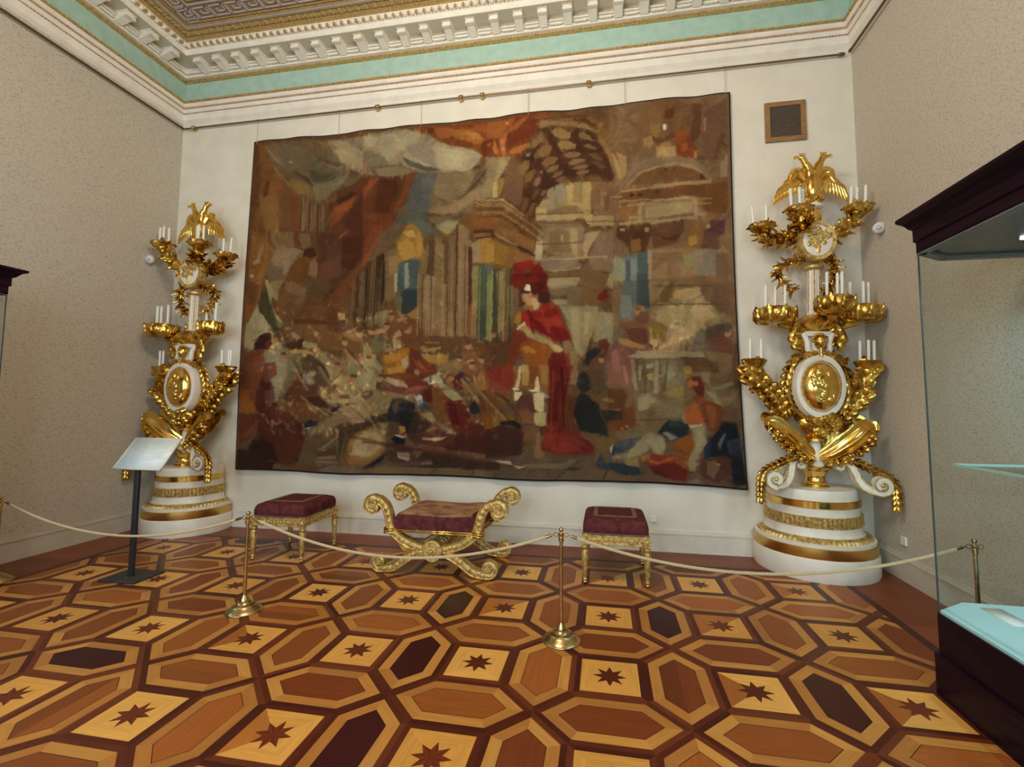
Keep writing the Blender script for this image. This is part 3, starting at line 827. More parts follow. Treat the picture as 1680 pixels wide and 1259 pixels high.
9a8664 227,181 283,197 284,158 255,153 241,170
a08c62 212,221 243,225 283,210 283,195 240,201 219,194
5a3a24 229,216 253,221 257,208 240,210
c0a874 229,205 257,208 247,194 233,197
b09464 190,230 199,230 203,210 194,210
3c3022 232,124 284,142 285,108 249,107 243,89 234,20 235,76
5b4a34 159,96 232,102 234,24 158,17 153,52
8a7c60 193,68 232,104 236,102 202,66
7a7058 189,42 227,45 227,39 189,38
7a7058 182,31 234,30 234,26 182,26
4a3022 182,50 229,76 230,50 185,42
9a7060 190,66 206,62 204,59 190,63
6b4c2c 250,72 286,90 287,17 262,14 245,20
a89c7c 274,73 286,82 286,52 256,51
8c5c30 251,44 287,43 287,24 258,25
6a5c50 186,3 217,19 245,16 287,7 288,-10 228,-6
5c4030 140,18 186,16 210,19 186,0 141,-1
8c8460 280,354 297,359 304,332 325,296 322,274 310,235 282,230
9c9670 280,332 304,318 312,287 299,261 282,252
6a6448 296,376 313,385 336,371 324,340 304,341
504e3c 307,381 320,383 336,371 317,367
806a54 319,457 334,458 332,452 323,434 334,384 331,349 348,349 355,340 331,338 327,362
7a7050 295,440 312,455 332,461 336,442 320,412 299,419
3e4034 306,421 314,423 318,409 308,408
a07e5c 289,406 303,401 330,409 332,398 313,392 293,390
6a4428 334,440 373,439 397,427 410,382 408,347 364,361 337,380 330,411
9a8a66 346,380 359,402 364,392 363,348 348,342
8e6e56 353,431 376,436 380,430 357,422
9c7c6c 370,397 385,398 384,387 374,388
28323a 362,473 399,471 380,445 366,444
8a6a34 378,443 396,458 403,453 400,436 390,429
7c6444 403,471 510,466 523,379 430,382 404,405
8b7252 419,470 431,470 430,382 422,382
84694c 439,469 475,468 475,385 446,381
4c3420 475,468 478,468 478,383 475,383
7b6646 479,468 500,467 501,382 480,385
6e4628 502,467 510,466 509,384 501,384
826644 510,466 521,466 522,371 510,371
39443a 523,466 542,465 542,379 526,366 521,384
6a6e48 542,465 550,465 550,357 542,374
5a4028 410,382 523,379 550,336 511,328 463,333 408,347
927444 414,365 446,366 447,362 414,361
a07e48 411,343 447,351 450,353 447,344 411,336
94783c 405,330 463,329 463,310 447,297 421,310
7c6444 447,308 479,316 495,307 492,277 476,269 441,290
96641e 325,329 351,335 365,348 383,348 382,317 376,282 352,276 329,276
a87430 328,329 361,331 362,313 332,305
a67e3c 335,291 375,300 369,282 336,276
a49678 365,317 378,319 380,300 372,287 367,300
5e281c 384,348 408,334 408,308 431,308 441,282 418,267 405,260 376,274 385,317
7e2c1e 405,306 420,308 441,284 418,269 405,273
8a4828 388,326 405,304 425,282 418,278 395,300
6e3a20 326,274 376,278 405,265 383,252 349,261
a08c74 326,263 339,267 369,254 383,235 363,239 333,254
6c3434 330,239 363,241 383,232 419,239 422,226 399,219 373,215 333,230
6a2a20 373,256 389,265 422,250 422,239 383,235
8c5848 370,222 399,243 419,239 399,226
7c6a4c 306,226 330,230 373,219 399,226 390,196 300,195
4e3024 313,254 323,252 323,235 311,235
a8aa8c 414,260 428,269 441,275 449,260 457,241 435,250 425,245 419,254
909478 431,269 444,273 451,256 441,256
3a3c50 425,269 428,269 428,250 425,250
84805e 444,252 464,243 480,222 474,215 448,230
8a5826 447,273 470,256 473,241 457,260
5c2018 457,277 476,264 495,281 489,230 480,226 470,256
3e2028 476,267 492,283 497,271 483,256
744c2c 495,358 550,344 550,272 495,273 489,328
9c6c54 493,350 511,358 515,343 501,345
a08670 500,311 514,315 516,307 503,303
8c6434 524,277 545,277 547,241 533,222 518,235
7a5c34 489,247 517,251 533,222 502,224
4c1a16 406,219 428,243 432,196 413,196
6a3820 432,239 457,235 464,197 432,196
766648 283,203 310,217 343,217 347,200 334,169 301,158 284,182
8a7c54 283,212 301,182 301,164 284,147
38281c 285,138 308,160 338,165 335,143 305,125 285,116
7c7050 295,125 318,143 342,135 336,100 313,87 286,95
1c222c 336,152 347,208 367,208 397,191 401,110 378,110 365,139 340,145
181e1e 361,165 403,170 401,110 385,106 365,139
564c3c 347,191 359,197 361,178 354,165 348,174
7c8894 396,208 403,217 411,215 413,187 407,179 400,196
b4bcb8 398,211 408,215 409,204 400,200
204058 406,191 419,196 423,179 413,174 403,183
4a1c18 412,230 432,230 429,196 421,196
6a4424 429,230 458,230 461,166 468,133 442,145 432,187
5c1e18 458,213 474,217 502,184 518,121 517,105 481,112 468,145 458,179
481414 464,196 480,188 487,133 471,137
8c8058 408,164 429,168 439,149 433,139 420,149
8c8a68 451,230 473,230 483,222 496,205 474,200 458,217
7a6c60 436,145 458,133 481,112 478,104 462,108 443,137
28202c 504,184 515,201 527,188 527,171 512,165
744218 529,155 538,165 551,168 551,132 537,126
5a3824 521,230 550,230 551,172 527,176
4c2620 518,146 551,122 551,85 481,83 481,104
40201c 449,111 551,106 551,61 465,66 443,82
3e2a24 400,174 433,136 411,111 443,82 401,81 378,101
5e2c24 411,111 443,124 462,106 478,104 475,83 440,74 421,77
a09a78 411,98 430,98 462,103 449,93 437,90 414,94
b0a890 430,96 449,97 443,91 433,92
4e3a28 341,143 361,139 378,110 355,107 337,96 329,83
a07430 360,127 375,131 378,116 368,110
b0a090 354,107 375,101 370,96 355,103
151822 346,96 355,103 375,93 375,80 356,79
6e5a40 286,82 296,82 333,70 320,44 287,17
a49a80 286,77 294,80 293,56 287,52
7c5c2c 287,43 313,65 336,68 320,40 294,22
1a1a20 294,22 320,44 340,60 330,40 307,18 287,13
3c3028 336,66 385,72 402,39 393,17 353,24 337,41
8c7468 358,58 386,57 386,36 360,46
a89080 360,48 386,40 383,34 360,44
3c2420 286,90 336,81 385,70 411,68 408,64 379,63 336,75 286,84
5a3020 408,68 465,62 528,45 551,36 512,47 456,59 411,62
342622 415,60 466,54 551,32 551,20 434,17 386,17
54423c 317,29 363,29 431,40 434,25 386,19 321,23
8a7870 410,29 431,34 431,30 412,26
6a5a40 288,7 321,17 444,17 551,16 551,-11 419,-11 288,-8
5e5038 419,-9 444,15 513,14 494,-9
3c2e20 414,-9 434,11 444,17 444,15 436,9 417,-10
3c2e20 496,-9 517,13 519,11 499,-10
6e5c40 322,625 353,646 354,596 352,491 328,492
4a3622 285,600 322,625 327,492 315,457 281,458 275,573
3a281a 305,617 322,625 325,556 310,553
5c4a34 295,609 305,613 308,457 298,458
2e2218 314,621 322,625 325,493 316,482
5e4e3c 275,578 280,582 284,458 277,459
86704e 331,615 353,614 354,568 334,556
9c947a 346,564 354,566 353,509 347,510
8c6c30 350,596 349,655 366,691 379,707 393,698 405,672 404,601 377,601 357,591
a8843c 357,614 353,646 370,665 387,648 394,611 371,599
b49450 362,684 383,687 393,664 376,667
9c7a3c 393,689 407,660 404,610 394,611
355060 355,589 367,595 401,599 398,556 399,462 383,454 369,464 365,502 353,514 354,559
88917c 369,590 377,592 380,521 370,515
243238 365,509 379,515 399,511 399,467 383,459 366,461
5e5640 352,500 365,495 366,455 353,456
74603e 401,611 420,650 434,653 435,550 446,452 400,454 401,556
4a362c 420,652 432,654 431,552 415,560 419,600
8c745a 412,547 421,555 435,550 433,452 409,453
7c6a48 433,660 476,666 482,704 502,684 509,639 504,449 436,452
5e442a 450,666 461,665 459,530 451,531
6c5640 462,660 476,668 478,450 462,451
503420 476,695 480,695 480,450 477,450
806850 481,695 502,671 502,449 483,450
4c2620 503,630 510,632 510,484 504,449
887a5c 509,639 528,653 528,586 512,585
947038 528,653 549,656 549,583 527,584
7c7a50 511,576 524,575 523,449 512,449
46543e 525,577 541,576 542,448 523,449
60704c 541,574 549,574 550,448 542,448
8a6828 537,653 556,647 586,625 584,587 573,571 553,585 537,584
a08038 540,639 556,636 556,585 540,586
7e5a30 586,616 615,609 637,588 631,582 597,578 589,565 576,566
4a6058 537,580 554,576 555,533 537,534
3a4640 556,567 562,565 562,532 556,533
8a8250 562,560 576,557 576,531 562,532
664e2e 576,566 589,570 589,531 576,531
4a5c48 537,551 542,551 542,373 538,373
7c7c50 542,551 554,550 553,368 541,369
39402c 554,550 562,550 563,368 554,364
86724a 562,550 576,549 577,398 563,385
5c5234 576,549 584,526 584,427 577,415
74704a 583,518 595,515 595,440 583,427
6c5440 595,513 612,508 609,452 597,435 584,397 578,398
503624 538,367 569,377 592,372 589,334 581,279 538,280
6a4a3c 567,385 578,398 587,385 584,363 570,366
8a7c62 658,531 718,530 721,515 691,503 664,505
9c9070 661,529 712,528 712,517 661,511
6e6048 661,505 700,505 697,486 682,476 670,483
50462f 668,488 682,483 700,490 691,476 673,477
8c7e62 668,475 700,473 699,459 676,460
6a5a44 700,509 728,506 726,455 701,459
6e5234 727,540 779,536 773,503 755,454 729,455
94805c 779,536 787,536 786,494 776,503
8a8268 685,457 758,450 749,392 728,323 716,323 705,381 696,423
96906e 705,448 723,447 722,331 712,340
a09a72 732,439 743,438 737,380 731,376
848068 761,437 785,432 784,350 748,359 752,413
6b1c16 589,548 658,544 665,515 667,479 646,474 643,506 624,518 612,503 590,520
4a1614 612,547 655,544 661,518 646,489 634,519
7c2018 590,543 609,540 609,516 590,517
4a2a1c 606,512 624,513 615,499 618,460 606,456
d8ccb8 617,501 620,516 627,515 630,505 630,499
4c2018 627,518 640,519 643,493 633,489 630,502
3a2020 643,497 665,492 667,471 655,463 644,476
a07a54 615,492 630,496 633,489 630,475 624,466 618,471 615,482
8a6040 618,469 630,475 637,489 646,465 652,459 636,444 618,449 615,460
b8a078 630,475 636,483 646,463 642,451 636,447
8e1c16 609,443 636,442 655,463 665,469 676,458 684,445 690,411 703,394 712,340 705,360 672,363 636,392 618,409 609,426
6e1614 618,426 642,421 654,399 690,398 702,385 705,365 675,365 639,396
a02c1e 633,426 654,425 684,424 690,407 660,403
a42020 610,441 624,430 636,408 633,396 618,413
7a1814 645,438 676,453 684,436 654,425
9a6a30 597,414 600,435 609,443 610,418 604,410
c8b494 600,399 617,416 618,409 603,394
a08e60 607,397 618,409 633,387 654,374 672,357 690,344 691,338 684,328 672,336 663,353 645,360 624,375
b8a474 669,353 684,349 691,338 681,332
702a18 590,380 600,397 624,371 636,358 609,350 600,312 587,279 578,279 587,334
8c4c1c 609,354 624,367 645,358 666,347 669,332 660,312 636,304 615,316 607,338
b0782c 612,346 624,350 639,335 633,329 615,333
6a1a14 663,312 672,332 690,332 704,278 660,279
8a2c20 693,328 701,332 705,278 698,278
88704c 690,361 702,363 709,344 719,315 713,278 704,307 693,336
a08258 600,279 609,296 621,302 630,279
b09868 612,300 615,302 621,279 609,279
7c4a20 621,306 660,307 663,279 624,279
9c6838 643,299 660,303 663,279 648,279
6c1c18 757,479 774,499 776,474 767,464 758,469
9c7838 757,438 760,437 746,380 732,329 729,329 740,368
ac9c74 782,528 779,524 774,503 773,503 778,524
20222c 730,306 733,327 748,341 762,337 759,322 745,310 736,294
604030 739,306 754,322 765,330 767,290 747,278 739,290
5a2c1c 757,359 771,365 777,351 772,330 759,339
84704e 851,532 991,524 993,404 853,409
7a5e42 855,515 895,517 943,523 991,516 990,492 942,500 896,511 855,511
604a2a 871,478 891,507 896,505 890,469 879,453 870,463
6c5240 943,510 992,504 992,424 975,429 955,457 942,474
9c8c64 861,409 864,437 901,454 928,471 955,457 973,425 967,401 939,382 912,355 893,344 868,332 877,356 888,384 872,397
ac9c70 887,444 903,452 914,441 913,415 891,416 886,428
b09c74 927,443 954,442 967,421 948,406 927,415
a89068 901,488 940,494 942,474 914,459 895,472
b89870 862,333 879,354 899,376 907,399 912,375 904,360 898,348 882,332
c8b080 868,336 885,352 907,367 926,371 906,355 890,338
9c7854 871,336 890,348 904,352 903,336 884,331
7c6a28 847,389 861,401 877,376 874,356 852,361
b8a070 848,357 863,361 862,339 849,349
4a4438 945,382 966,397 993,400 992,385 966,374 947,354
302c3c 924,353 941,353 938,345 927,349
6a6254 931,379 947,382 944,358 941,335 925,335
6b4438 961,374 992,385 991,326 967,323 960,346
947868 982,385 991,385 991,373 983,373
9c6c34 823,443 831,449 841,446 845,434 831,435 824,433
6a4030 825,431 848,432 850,405 841,398 827,402
6e4c3c 798,405 822,414 844,393 847,349 851,333 818,337 793,366 791,387
5c3428 805,391 844,389 847,349 818,352
6f6454 788,387 802,393 807,378 795,366 782,359
a07e4c 793,364 802,366 829,349 840,345 840,335 815,342 796,350
744a44 776,338 793,354 824,337 820,277 775,278
8c6058 781,330 790,338 797,278 781,278
8a8064 823,329 895,330 938,327 946,315 895,312 859,311 825,315
aa9c7c 825,330 892,329 892,327 825,326
665c44 829,309 908,310 910,277 830,277
8e8672 842,297 856,299 856,289 844,287
7c7460 867,305 897,306 897,277 868,277
4c3828 900,314 946,315 943,311 903,311
54402c 911,308 943,309 964,303 968,276 910,277
9c7c34 906,288 915,294 921,288 919,276 907,277
7c6648 946,331 991,326 989,276 968,276 951,307
7e5228 573,296 663,295 663,243 652,228 645,244 622,233 596,244 569,228
a08a50 611,296 626,295 622,244 611,246
94703a 645,295 660,295 660,249 648,249
6c4020 622,295 641,295 639,256 628,249
7a2018 538,281 550,296 594,296 596,244 577,228 550,244 538,259
74442a 538,275 569,249 588,228 584,197 569,176 539,171
c0b496 606,296 610,296 605,236 598,240
d0c4a4 637,264 641,269 646,233 636,232
d8ccb0 591,237 600,238 607,233 596,232
d4ccb4 623,232 635,235 646,229 633,227
c8bc94 597,227 610,228 611,222 601,205 596,205
c0b48e 633,222 641,226 654,223 652,208 652,177 644,174 635,182 633,202
a09468 633,172 656,174 655,142 648,136 637,141 633,156
a89e78 635,167 648,169 650,152 637,146
6a1c16 660,243 663,295 706,294 700,243 689,193 681,142 710,128 742,108 752,74 724,61 670,66 644,76 652,116 659,142
541814 663,218 682,243 677,152 659,142
7c2a20 652,116 681,122 724,93 706,68 670,71 648,86
5c301c 681,152 692,218 714,218 706,152 717,123 695,122
8a6a4c 704,284 713,294 718,279 713,243 704,249
52342c 586,192 615,218 632,220 633,141 611,136 603,161
7c5030 603,176 622,182 633,167 631,144 611,143
5e4428 538,223 561,223 584,202 577,181 539,171
2e1c14 550,225 565,223 586,205 581,179 584,199 565,218
7c5424 539,165 562,171 588,166 596,156 573,150 550,129 539,126
241a18 567,145 581,153 596,151 611,136 605,128 588,140 573,140
3a221e 539,124 567,140 603,130 615,115 607,64 577,48 539,47
6b4c30 611,115 637,131 637,106 626,95 611,90
7c6044 637,116 648,131 655,131 644,106 644,76 653,66 644,53 635,55 631,70 637,86
4a2c1c 644,136 655,139 652,121 644,111
1e262a 716,254 718,274 729,281 740,264 743,233 727,226 718,233
1c2228 707,173 714,213 725,223 750,203 760,153 774,134 773,109 742,118 717,128
50402c 736,279 765,284 766,228 746,211 741,228
6c4a2c 729,223 736,226 757,203 782,183 781,178 760,188 743,201
28261e 757,178 782,178 781,154 767,144
8c7238 757,206 771,211 782,206 782,198 764,201
604428 767,144 781,146 781,104 770,109
604c30 713,118 753,119 781,100 780,80 755,69 735,98
54483c 539,47 596,59 637,55 706,63 745,59 741,5 779,2 779,-5 539,-14
6e6048 614,39 688,42 695,52 713,53 691,28 614,27
5a4e38 680,17 691,28 762,26 758,-4 669,-5
2c2420 687,27 698,30 720,29 705,23 691,23
322820 667,-3 686,22 687,20 671,-4
322820 755,-1 764,26 765,23 757,-3
b8b0a0 554,45 585,45 592,36 573,39
c8c0ac 590,34 603,26 613,31 614,34 605,32
38261e 539,42 569,38 566,22 539,16
28384c 743,39 755,69 762,45 780,34 780,24 755,30
202c40 769,70 781,90 780,65 773,65
6e5c44 772,256 910,268 993,291 992,157 907,146 822,106 770,104
7c5448 772,294 825,293 810,233 800,248 772,248
9c7064 799,293 804,293 809,248 805,243
8c866e 828,293 835,293 831,258 828,253
9c8c58 842,270 852,273 852,256 845,254
a4a08c 842,293 856,293 852,285 842,285
787058 870,293 914,292 909,248 875,231 869,255
8a8a78 870,293 890,292 893,268 876,253
6a5230 920,292 960,292 966,253 949,248 940,272
a88438 907,285 920,285 920,272 910,270
8c7a4c 868,223 892,238 906,243 905,204 882,209
8a8268 824,209 841,221 858,209 837,179 825,177
948c74 829,206 844,214 837,184 828,184
786c54 854,204 905,204 906,156 874,155 854,170
888068 942,231 959,226 971,190 955,204
84785c 952,238 990,257 990,248 959,233
604638 971,195 992,195 994,148 970,157
7a7060 937,277 952,282 949,248 939,253
5c3820 771,233 800,233 806,213 795,184 771,178
2c2c26 771,178 797,176 795,154 770,151
6c3c20 795,179 818,194 819,140 805,125 770,129 770,149
c07848 793,134 798,134 796,129 792,129
a89070 800,139 807,139 805,134
72624a 770,119 819,135 860,136 853,106 804,100
74421f 908,253 920,265 933,263 936,243 929,228 919,231
5a2014 920,265 933,265 939,238 939,214 929,214 922,236
9c6440 910,253 920,258 921,243 913,238
7c3c20 925,219 939,219 942,204 925,199
9a5028 906,190 918,199 931,195 937,156 934,149 907,151
66381f 928,195 942,207 968,195 970,157 956,128 943,132 934,171
7c4c2c 941,195 958,190 953,137 947,142
b8a488 910,144 934,149 933,144 913,137
8c8468 917,139 937,144 939,104 922,65 918,51 908,36 908,60 917,89
968e70 923,132 933,135 932,104 922,80
8c8060 908,51 921,56 918,32 909,32
1c2c38 854,121 877,155 901,151 914,141 907,122 883,102 866,116
28404a 877,153 897,148 887,136 877,141
8a8690 863,121 873,126 890,112 879,105 870,116
8c4e1c 883,100 917,125 919,94 912,75 899,79
7c4420 883,100 899,74 909,74 904,32 885,40
8a8468 832,111 846,123 866,112 871,85 859,68 848,72 844,87 835,72 804,56 769,55 804,71
968e6e 839,116 866,107 869,87 855,73 845,89 835,96
38485c 780,90 798,105 830,111 808,81 790,75
b8b8b0 771,82 778,91 776,85 773,65 771,70
1c3c5c 775,87 790,80 801,73 780,68
7c2e1c 835,65 879,69 888,40 904,32 904,8 864,16 838,43
a05030 838,58 858,49 882,64 882,57 855,44 841,48
561a18 841,38 885,50 904,32 901,5 871,9 844,24
8c6038 824,62 842,70 841,58 828,48
807444 793,51 821,57 821,35 800,39
203048 769,45 793,41 821,33 824,16 789,15 769,31
141c2c 935,89 949,118 970,157 992,157 999,8 977,7 977,63 938,71
1c2c48 935,92 947,109 945,71 933,61
5c6478 957,100 969,128 972,128 960,86
343c50 972,109 994,119 995,87 977,77
1a2844 978,105 994,110 996,68 980,77
50302a 928,61 971,76 979,67 973,30 953,8 930,14 924,42
6e5840 938,56 951,62 957,38 946,15 937,28
8c7a44 951,55 960,55 957,45
6a6464 900,3 920,13 930,7 920,2
5e4c38 769,26 796,13 864,8 900,3 887,-1 768,-4
94805e 398,559 400,559 400,381 398,381
4a3824 407,559 409,559 409,380 407,380
94805e 416,558 418,558 418,380 416,380
4a3824 425,558 427,558 427,380 425,380
94805e 450,645 452,644 452,379 450,379
4a3824 459,644 461,644 461,379 459,379
94805e 468,643 470,643 470,379 468,379
4a3824 477,643 479,642 479,378 477,379
94805e 486,642 488,642 488,378 486,378
4a3824 495,641 497,641 497,378 495,378
6e5c44 255,559 257,559 252,415 250,415
2a1e14 264,567 266,567 262,415 260,415
6e5c44 274,576 276,576 271,414 269,414
2a1e14 284,584 287,584 282,414 280,414
6e5c44 295,593 297,593 293,414 291,414
2a1e14 306,601 308,601 304,413 302,413
6e5c44 317,609 319,609 315,413 312,413
48301e 126,793 128,793 126,711 124,711
7e664c 136,792 138,792 136,710 134,710
48301e 146,791 148,791 146,709 144,710
7e664c 156,790 158,790 157,709 155,709
48301e 167,789 169,789 167,708 165,708
7e664c 177,788 179,788 177,707 175,707
8a8a5a 527,569 529,569 527,364 524,364
2c3a2c 540,568 542,568 539,363 537,363
8a8a5a 552,567 554,567 551,363 549,363
2c3a2c 564,567 567,566 564,363 561,363
8a8a5a 577,566 579,566 576,362 573,363
2c3a2c 589,565 591,565 588,362 585,362
4a3018 518,760 569,758 655,667 655,664 569,756 518,757
a08860 519,749 569,748 655,656 655,654 569,745 519,746
4a3018 519,738 569,737 655,646 655,644 569,734 519,736
a08860 519,728 569,726 655,636 655,633 569,724 519,725
4a3018 519,717 569,716 655,626 655,623 569,713 519,714
5a4632 640,689 811,680 811,677 640,685
5a4632 636,713 731,711 731,708 636,710
5a4632 641,630 730,630 730,626 641,627
9c8a68 635,588 776,585 776,581 635,584
5a4632 647,536 729,538 729,534 647,533
9c8a68 799,735 967,725 967,722 799,732
9c8a68 798,722 966,712 966,709 798,718
5a4632 852,451 980,452 980,449 852,448
5a4632 859,499 987,499 987,496 859,496
5a4632 814,153 900,160 900,157 814,150
7a1c18 623,563 619,552 608,548 598,554 594,565 598,575 609,579 619,574
861e1a 638,569 633,559 623,556 613,561 609,571 613,580 623,583 633,579
701814 655,554 652,543 642,540 633,545 629,556 633,566 642,570 652,565
641612 665,533 662,523 654,519 647,523 643,534 647,545 654,549 662,544
6a1814 613,536 610,527 601,523 593,528 589,538 593,547 601,551 610,546
7e1c18 646,531 643,523 635,520 627,524 624,532 627,540 635,543 643,539
a5805a 625,481 623,471 618,467 613,471 611,482 613,493 618,497 623,492
3e2620 627,497 624,492 618,490 612,493 610,497 612,502 618,504 624,501
cfc2a8 628,507 626,502 622,500 618,502 616,507 618,512 622,514 626,511
b09068 636,469 633,461 628,458 622,462 619,470 622,478 628,481 634,478
a83024 647,452 651,452 666,385 662,385
5c1210 623,448 627,448 636,381 633,381
5c1210 663,426 666,426 689,360 686,360
4a100e 685,295 689,295 691,135 688,135
8c2a20 670,287 674,287 664,103 661,102
541412 697,262 700,262 675,79 673,79
96704e 86,382 84,375 80,372 75,375 73,382 75,389 79,392 84,389
4c3422 87,390 85,386 80,385 75,386 73,390 75,394 80,396 85,394
96704e 105,329 104,322 99,319 94,322 92,329 94,336 98,339 103,336
4c3422 106,337 104,333 99,331 94,333 92,337 94,341 99,342 104,341
ac8a68 181,399 180,392 175,389 171,392 169,400 170,407 175,409 179,406
5a3a24 182,407 180,404 176,402 171,404 168,408 170,411 175,413 180,411
ac8a68 247,371 246,364 241,361 237,364 235,371 237,378 241,380 245,378
5a3a24 248,378 247,375 242,373 237,375 235,379 237,383 241,384 246,382
ac8a68 278,393 277,386 272,383 268,386 266,393 268,400 272,403 276,400
5a3a24 279,401 277,397 273,396 268,397 266,401 268,405 272,406 277,405
a07a58 338,412 337,405 332,403 328,406 326,412 328,419 332,422 336,419
3e281c 339,420 338,416 333,415 328,417 326,420 328,424 333,425 337,424
96704e 348,438 347,431 343,429 338,432 336,439 338,445 342,448 347,445
5a3a24 350,446 348,442 343,441 338,443 336,447 338,450 343,452 348,450
96704e 365,368 364,361 360,358 355,361 354,368 355,375 359,377 364,374
5a3a24 367,375 365,372 360,370 356,372 353,376 355,379 360,381 365,379
96704e 418,349 416,343 412,340 408,343 406,349 408,356 412,359 416,356
4c3422 419,357 417,353 413,352 408,354 406,357 408,361 412,362 417,361
a07a58 509,351 507,344 503,341 499,344 498,351 499,357 503,360 507,357
4c3422 510,358 508,355 504,353 499,355 498,358 499,362 504,363 508,362
a07a58 517,297 515,290 511,288 507,290 505,297 507,303 511,306 515,303
3e281c 518,304 516,301 512,299 507,301 505,304 507,308 512,309 516,308
a07a58 537,313 536,307 532,304 528,307 526,313 528,320 532,322 536,320
3e281c 539,321 537,317 532,316 528,317 526,321 528,324 532,326 537,324
a07a58 835,433 833,427 830,424 826,427 825,433 826,439 830,442 834,439
5a3a24 836,440 834,437 830,435 827,437 825,440 827,444 831,445 834,443
a07a58 766,310 765,304 761,301 758,304 756,310 758,316 761,319 765,316
3e281c 767,317 766,314 762,312 758,314 756,317 758,320 762,322 766,320
ac8a68 930,249 928,243 925,240 922,243 920,249 922,255 925,257 929,255
4c3422 931,256 929,253 926,251 922,253 921,256 922,259 926,260 930,259
96704e 562,383 560,376 556,374 552,377 551,383 552,390 556,392 560,390
4c3422 563,390 561,387 557,386 552,387 551,391 552,394 557,396 561,394
ac8a68 178,283 176,276 172,273 167,276 165,283 167,290 171,293 176,290
4c3422 179,291 177,287 172,286 167,287 165,291 167,295 172,296 177,295
a07a58 233,300 231,293 227,290 222,293 220,300 222,307 226,310 231,307
5a3a24 234,308 232,304 227,303 222,304 220,308 222,312 227,313 232,312
96704e 268,265 266,258 262,255 257,258 255,265 257,271 261,274 266,271
4c3422 269,272 267,269 262,267 257,269 255,273 257,276 262,278 267,276
ac8a68 300,317 298,310 294,307 290,310 288,317 290,324 294,326 298,323
5a3a24 301,324 299,321 295,319 290,321 288,325 290,328 294,330 299,328
ac8a68 328,264 326,258 322,255 318,258 316,264 317,271 322,274 326,271
5a3a24 329,272 327,268 322,267 318,269 316,272 318,276 322,277 327,276
96704e 406,281 404,274 400,272 396,274 394,281 396,288 400,290 404,288
5a3a24 407,289 405,285 401,284 396,285 394,289 396,292 400,294 405,292
a07a58 476,264 474,257 470,254 466,257 464,264 466,270 470,273 474,270
5a3a24 477,271 475,268 471,266 466,268 464,271 466,275 471,276 475,275
ac8a68 988,376 987,370 983,367 980,370 979,376 980,382 984,384 987,382
4c3422 989,382 988,379 984,378 981,379 979,383 981,386 984,387 988,386
8e7656 110,319 117,319 163,230 156,230
3a2a1e 121,319 124,319 169,230 166,230
8e7656 181,301 188,301 232,212 225,212
4a2c20 192,300 195,300 238,212 236,212
8e7656 204,230 211,230 288,144 281,144
4a2c20 215,230 217,230 294,144 291,144
74563e 291,299 298,299 352,230 345,230
4a2c20 301,299 304,299 358,230 355,230
8e7656 235,353 242,353 285,282 278,282
4a2c20 246,353 248,353 291,282 288,282
74563e 385,230 391,230 418,146 411,146
4a2c20 394,230 397,230 423,146 421,146
8e7656 486,263 492,263 529,197 523,197
3a2a1e 495,263 498,263 535,197 532,197
8e7656 523,230 529,230 584,149 578,149
3a2a1e 532,230 535,230 589,149 587,149
74563e 331,316 337,316 371,247 365,247
4a2c20 341,316 343,316 377,247 375,247
8e7656 142,212 149,212 213,160 206,160
4a2c20 153,212 155,212 219,160 216,160
8e7656 266,204 273,204 315,127 308,127
4a2c20 276,204 279,204 321,127 318,127
4a3826 340,69 344,98 336,122 316,135 291,133 266,116 250,90 245,60 254,36 274,24 299,27 323,43
8a6c42 333,71 337,95 330,116 313,126 292,125 271,111 256,88 252,63 260,43 277,32 299,34 319,48
a89878 324,73 327,91 322,107 309,115 292,114 277,103 266,86 263,67 269,52 281,44 298,45 314,56
7c6c54 312,76 314,87 311,96 303,101 294,100 284,93 278,83 276,72 279,63 287,58 297,59 306,66
4c2a20 252,105 416,66 563,36 662,27 662,24 563,31 416,60 252,99
9c927a 889,317 877,313 847,312 818,314 806,319 818,323 848,324 877,322
8a826c 814,309 820,309 825,230 819,230
5a4e3c 836,306 841,305 842,223 837,223
948a74 857,305 864,305 860,223 853,223
5a4e3c 877,308 882,308 874,230 869,230
a48f6c 857,324 860,324 852,391 849,391
9a8664 867,324 870,324 866,374 863,374
9a8664 877,324 879,324 884,386 882,386
a48f6c 886,324 889,324 899,390 896,390
9a8664 896,323 898,323 901,377 898,377
9a8664 906,323 908,323 916,389 914,389
8e7a5a 915,323 918,323 935,391 933,391
"""
